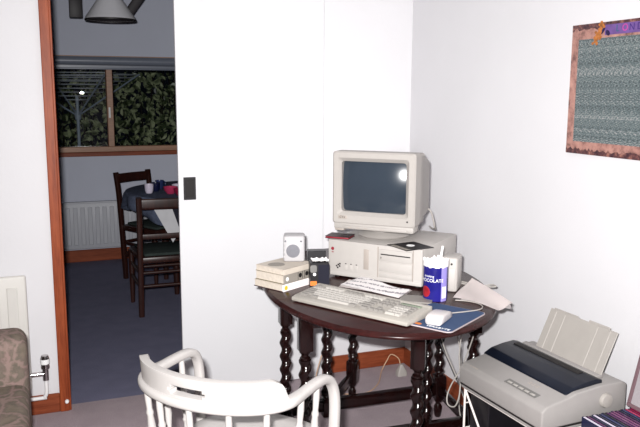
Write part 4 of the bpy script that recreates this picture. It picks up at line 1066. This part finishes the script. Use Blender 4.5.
bm = B(); lathe(bm, [(.024, 0), (.024, .006), (.021, .012), (.008, .014), (0, .014)], 28, basis((.255, -PL-.0, .076), (1, 0, 0), (0, 0, 1), (0, -1, 0))); obj('platen_knob', bm, 'prn_lt', pr_)

# rack
rk = thing('wire_rack', 'white coated wire rack holding the printer beside the table', 'rack', (1.58, 1.96, 0))
rk.location = (1.385, 2.175, 0); rk.rotation_euler = (0, 0, PA)
rx0, rx1, ry0, ry1, rz1 = .02, .33, -.425, -.012, .411
def wr(bm, *p):
    for a, b_ in zip(p, p[1:]): cyl(bm, a, b_, .0023, n=8)
for x in (rx0, rx1):
    for y in (ry0, ry1):
        bm = B(); cyl(bm, (x, y, 0), (x, y, rz1), .0042, n=10); obj('post', bm, 'wire', rk)
bm = B(); tube(bm, [(rx0, ry0, rz1), (rx1, ry0, rz1), (rx1, ry1, rz1), (rx0, ry1, rz1), (rx0, ry0, rz1)], .005, 10, 1); obj('top_frame', bm, 'wire', rk)
bm = B()
for k in range(9): y = ry0+.03+k*.045; wr(bm, (rx0, y, rz1), (rx1, y, rz1))
obj('top_grid', bm, 'wire', rk)
bm = B()
for k in range(1, 6): x = rx0+k*(rx1-rx0)/6; wr(bm, (x, ry1, .03), (x, ry1, rz1))
for z in (.06, .16, .26, .355): wr(bm, (rx0, ry1, z), (rx1, ry1, z))
obj('end_grid', bm, 'wire', rk)
bm = B(); cyl(bm, (rx0-.004, ry1-.008, rz1-.004), (rx0-.004, ry0+.1, .03), .004, n=10); obj('brace', bm, 'wire', rk)
bm = B()
for k in range(6): y = ry0+.03+k*.07; wr(bm, (rx0+.005, y, .22), (rx1, y, .22))
wr(bm, (rx0, ry0, .22), (rx1, ry0, .22), (rx1, ry1, .22), (rx0, ry1, .22), (rx0, ry0, .22)); obj('shelf', bm, 'wire', rk)
bm = B(); bx(bm, (.19, -.40, .224), (.32, -.14, .40), bev=.004); tag(obj('storage_box', bm, 'black', None, sm=False, loc=(1.385, 2.175, 0), rz=PA), 'black box standing at the back of the rack shelf under the printer', 'box')
bm = B(); bx(bm, (.035, -.13, .224), (.32, -.025, .402), bev=.004); tag(obj('equipment_case', bm, 'black', None, sm=False, loc=(1.385, 2.175, 0), rz=PA), 'black upright case behind the wire grid at the left end of the rack', 'case')
bm = B(); bx(bm, (.03, -.40, .224), (.175, -.14, .262), bev=.003); tag(obj('flat_case', bm, 'black', None, sm=False, loc=(1.385, 2.175, 0), rz=PA), 'flat black case at the front of the rack shelf under the white sheet', 'case')
sheet('paper_sheet', 'white sheet with blue marks lying on the rack shelf under the printer', [(1.43, 1.78), (1.55, 1.785), (1.54, 2.03), (1.42, 2.025)], .266, 'paper', grp='loose papers')
bm = B(); bx(bm, (.05, -.40, .0), (.31, -.04, .2), bev=.004); tag(obj('storage_box', bm, 'black', None, sm=False, loc=(1.385, 2.175, 0), rz=PA), 'black box on the floor at the bottom of the wire rack', 'box')

# ------------------------------------------------------------------ CDs and picture at lower right
bm = B(); bx(bm, (1.5, 1.25, 0), (WX-.017, 1.725, .345), bev=.004); solo('low_cabinet', bm, 'black', 'low black cabinet under the row of disc cases at the lower right', 'cabinet', None, 0, sm=False)
seq = ['white', 'plum', 'navy', 'white', 'navy', 'slate', 'black', 'plum', 'mauve', 'mauve', 'plum', 'navy', 'slate', 'rose', 'crimson', 'rose', 'blush', 'navy', 'blush', 'slate']
ordw = {}
place = ['leftmost', 'second from the left', 'third from the left', 'fourth from the left', 'fifth from the left', 'sixth from the left', 'seventh from the left', 'eighth from the left', 'ninth from the left', 'tenth from the left',
         'tenth from the right', 'ninth from the right', 'eighth from the right', 'seventh from the right', 'sixth from the right', 'fifth from the right', 'fourth from the right', 'third from the right', 'second from the right', 'rightmost']
x = 1.545
for i, c in enumerate(seq):
    wd = .0105
    t = thing('disc_case', '%s spined disc case, %s in the row beside the printer' % (c, place[i]), 'disc case', (x, 1.722-.002*(i % 3), .345), 0, 'disc cases in a row')
    bm = B(); bx(bm, (0, -.142, 0), (wd-.0012, 0, .125), bev=.0008, seg=1); bd_ = obj('case', bm, CDCOL['black'] if c in ('navy', 'slate', 'plum') else CDCOL['navy'], t, sm=False)
    bm = B(); bx(bm, (.001, -.136, .1245), (wd-.0022, -.006, .1258)); obj('spine', bm, CDCOL[c], t, sm=False)
    x += wd+.0022
pf = thing('picture_frame', 'slim frame with a pale print leaning on the wall behind the disc cases', 'picture', (1.738, 1.735, .472))
mx = Matrix.Translation((1.738, 1.735, .472)) @ Matrix.Rotation(math.radians(14), 4, 'Y')
bm = B()
for a, b_ in (((-.006, -.30, 0), (.006, 0, .012)), ((-.006, -.30, .218), (.006, 0, .23)), ((-.006, -.012, .012), (.006, 0, .218)), ((-.006, -.30, .012), (.006, -.288, .218))): bx(bm, a, b_, mx, bev=.002)
obj('frame', bm, 'framewood', pf, world=True, sm=False)
bm = B(); bx(bm, (-.001, -.288, .012), (.003, -.012, .218), mx); obj('print', bm, 'framepic', pf, world=True, sm=False)
bm = B(); prism(bm, rpoly(-.276, .024, -.024, .206, .03), .0, .0015, mx @ basis((-.001, 0, 0), (0, 1, 0), (0, 0, 1), (1, 0, 0)) @ Matrix.Translation((0, 0, -.002))); obj('inner_mat', bm, 'framepic', pf, world=True, sm=False)

# ------------------------------------------------------------------ stereogram poster
py0, py1, pz_0, pz_1 = 2.213, 1.44, 1.248, 1.702
po = thing('poster', 'stereogram poster with a pink stone border on the right wall', 'poster', (WX-.001, 1.83, 1.475))
bm = B(); bx(bm, (WX-.009, py1, pz_0), (WX+.0004, py0, pz_1)); bd_ = obj('border', bm, 'post_b', po, world=True, sm=False)
bm = B(); bx(bm, (WX-.0098, py1+.03, 1.292), (WX-.0088, py0-.036, 1.650)); obj('stereogram', bm, 'stereo', po, world=True, sm=False)
bm = B()
rnd = random.Random(2)
def ragged(zb, zt, up):
    t_ = bmesh.new(); n = 90; a = []
    for i in range(n+1):
        y = py0-(py0-py1)*i/n; j = rnd.uniform(0, .012)
        a.append([t_.verts.new((WX-.0093, y, zb-(0 if not up else j))), t_.verts.new((WX-.0093, y, zt+(0 if up else j)))])
    for p, q in zip(a, a[1:]): t_.faces.new((p[0], q[0], q[1], p[1]))
    return t_
merge(bm, ragged(pz_1-.012, pz_1, True)); obj('weathered_edge', bm, 'post_e', bd_, world=True, sm=False)
bm = B(); merge(bm, ragged(pz_0, pz_0+.012, False)); obj('weathered_edge', bm, 'post_e', bd_, world=True, sm=False)
bm = B(); bx(bm, (WX-.0096, 1.94-.34, 1.658), (WX-.0088, 2.050, 1.692)); bn = obj('title_band', bm, 'purple', po, world=True, sm=False)
def letter(ch_, y, mat, size=.032):
    obj('letter', text_bm(ch_, size, .0003, basis((WX-.0102, y, 1.676), (0, -1, 0), (0, 0, 1), (-1, 0, 0))), mat, bn, world=True, sm=False)
for ch_, y, m_ in (('L', 1.990, 'tealp'), ('O', 1.957, 'pinkp'), ('N', 1.927, 'violet'), ('D', 1.893, 'violet')): letter(ch_, y, m_)
bm = B()
rnd = random.Random(8)
for i in range(46):
    s = rnd.random(); y = 2.093-.03*s+rnd.gauss(0, .008); z = 1.634+.06*s+rnd.gauss(0, .006)
    t_ = bmesh.new(); bmesh.ops.create_uvsphere(t_, u_segments=8, v_segments=6, radius=1); bmesh.ops.scale(t_, vec=(.0012, .006, .005), verts=t_.verts); merge(bm, t_, Matrix.Translation((WX-.0105, y, z)))
obj('amber_figure', bm, 'amber', po, world=True)
bm = B(); t_ = bmesh.new(); bmesh.ops.create_uvsphere(t_, u_segments=12, v_segments=8, radius=1); bmesh.ops.scale(t_, vec=(.001, .012, .008), verts=t_.verts); merge(bm, t_, Matrix.Translation((WX-.0105, 2.035, 1.665)) @ Matrix.Rotation(.7, 4, 'X'))
t_ = bmesh.new(); bmesh.ops.create_uvsphere(t_, u_segments=12, v_segments=8, radius=1); bmesh.ops.scale(t_, vec=(.001, .014, .006), verts=t_.verts); merge(bm, t_, Matrix.Translation((WX-.0105, 2.058, 1.674)) @ Matrix.Rotation(-.9, 4, 'X'))
obj('ink_wing', bm, 'inkblue', po, world=True)

# ------------------------------------------------------------------ camera, flash, night sky
yaw, pit, roll = math.radians(21.22), math.radians(9.284), math.radians(.271)
fw = V((math.sin(yaw)*math.cos(pit), math.cos(yaw)*math.cos(pit), -math.sin(pit)))
rt = V((math.cos(yaw), -math.sin(yaw), 0)); up = rt.cross(fw)
r2 = rt*math.cos(roll)+up*math.sin(roll); u2 = r2.cross(fw)
cam = bpy.data.cameras.new('camera'); co = bpy.data.objects.new('camera', cam); C.objects.link(co)
cam.sensor_width = 36; cam.lens = 738/640*36; cam.clip_start = .02
co.matrix_world = basis((0, 0, 1.46), r2, u2, -fw)
scene.camera = co
fl = bpy.data.lights.new('camera_flash', 'AREA'); fl.shape = 'RECTANGLE'; fl.size = .05; fl.size_y = .03; fl.spread = math.radians(112); fl.energy = 64; fl.color = (1, .985, .97)
fo = bpy.data.objects.new('camera_flash', fl); C.objects.link(fo)
fq = Matrix.Rotation(math.radians(-2.5), 3, 'Z')
fo.matrix_world = basis(V((0, 0, 1.46))-r2*.05+u2*.065+fw*.02, fq @ r2, fq @ u2, -(fq @ fw))
wd_ = bpy.data.worlds.new('night'); scene.world = wd_; wd_.use_nodes = True
bg = wd_.node_tree.nodes['Background']; bg.inputs['Color'].default_value = (.3, .4, .7, 1); bg.inputs['Strength'].default_value = .004
vs = scene.view_settings; vs.view_transform = 'Standard'; vs.look = 'None'; vs.exposure = 0; vs.gamma = 1; vs.use_curve_mapping = False
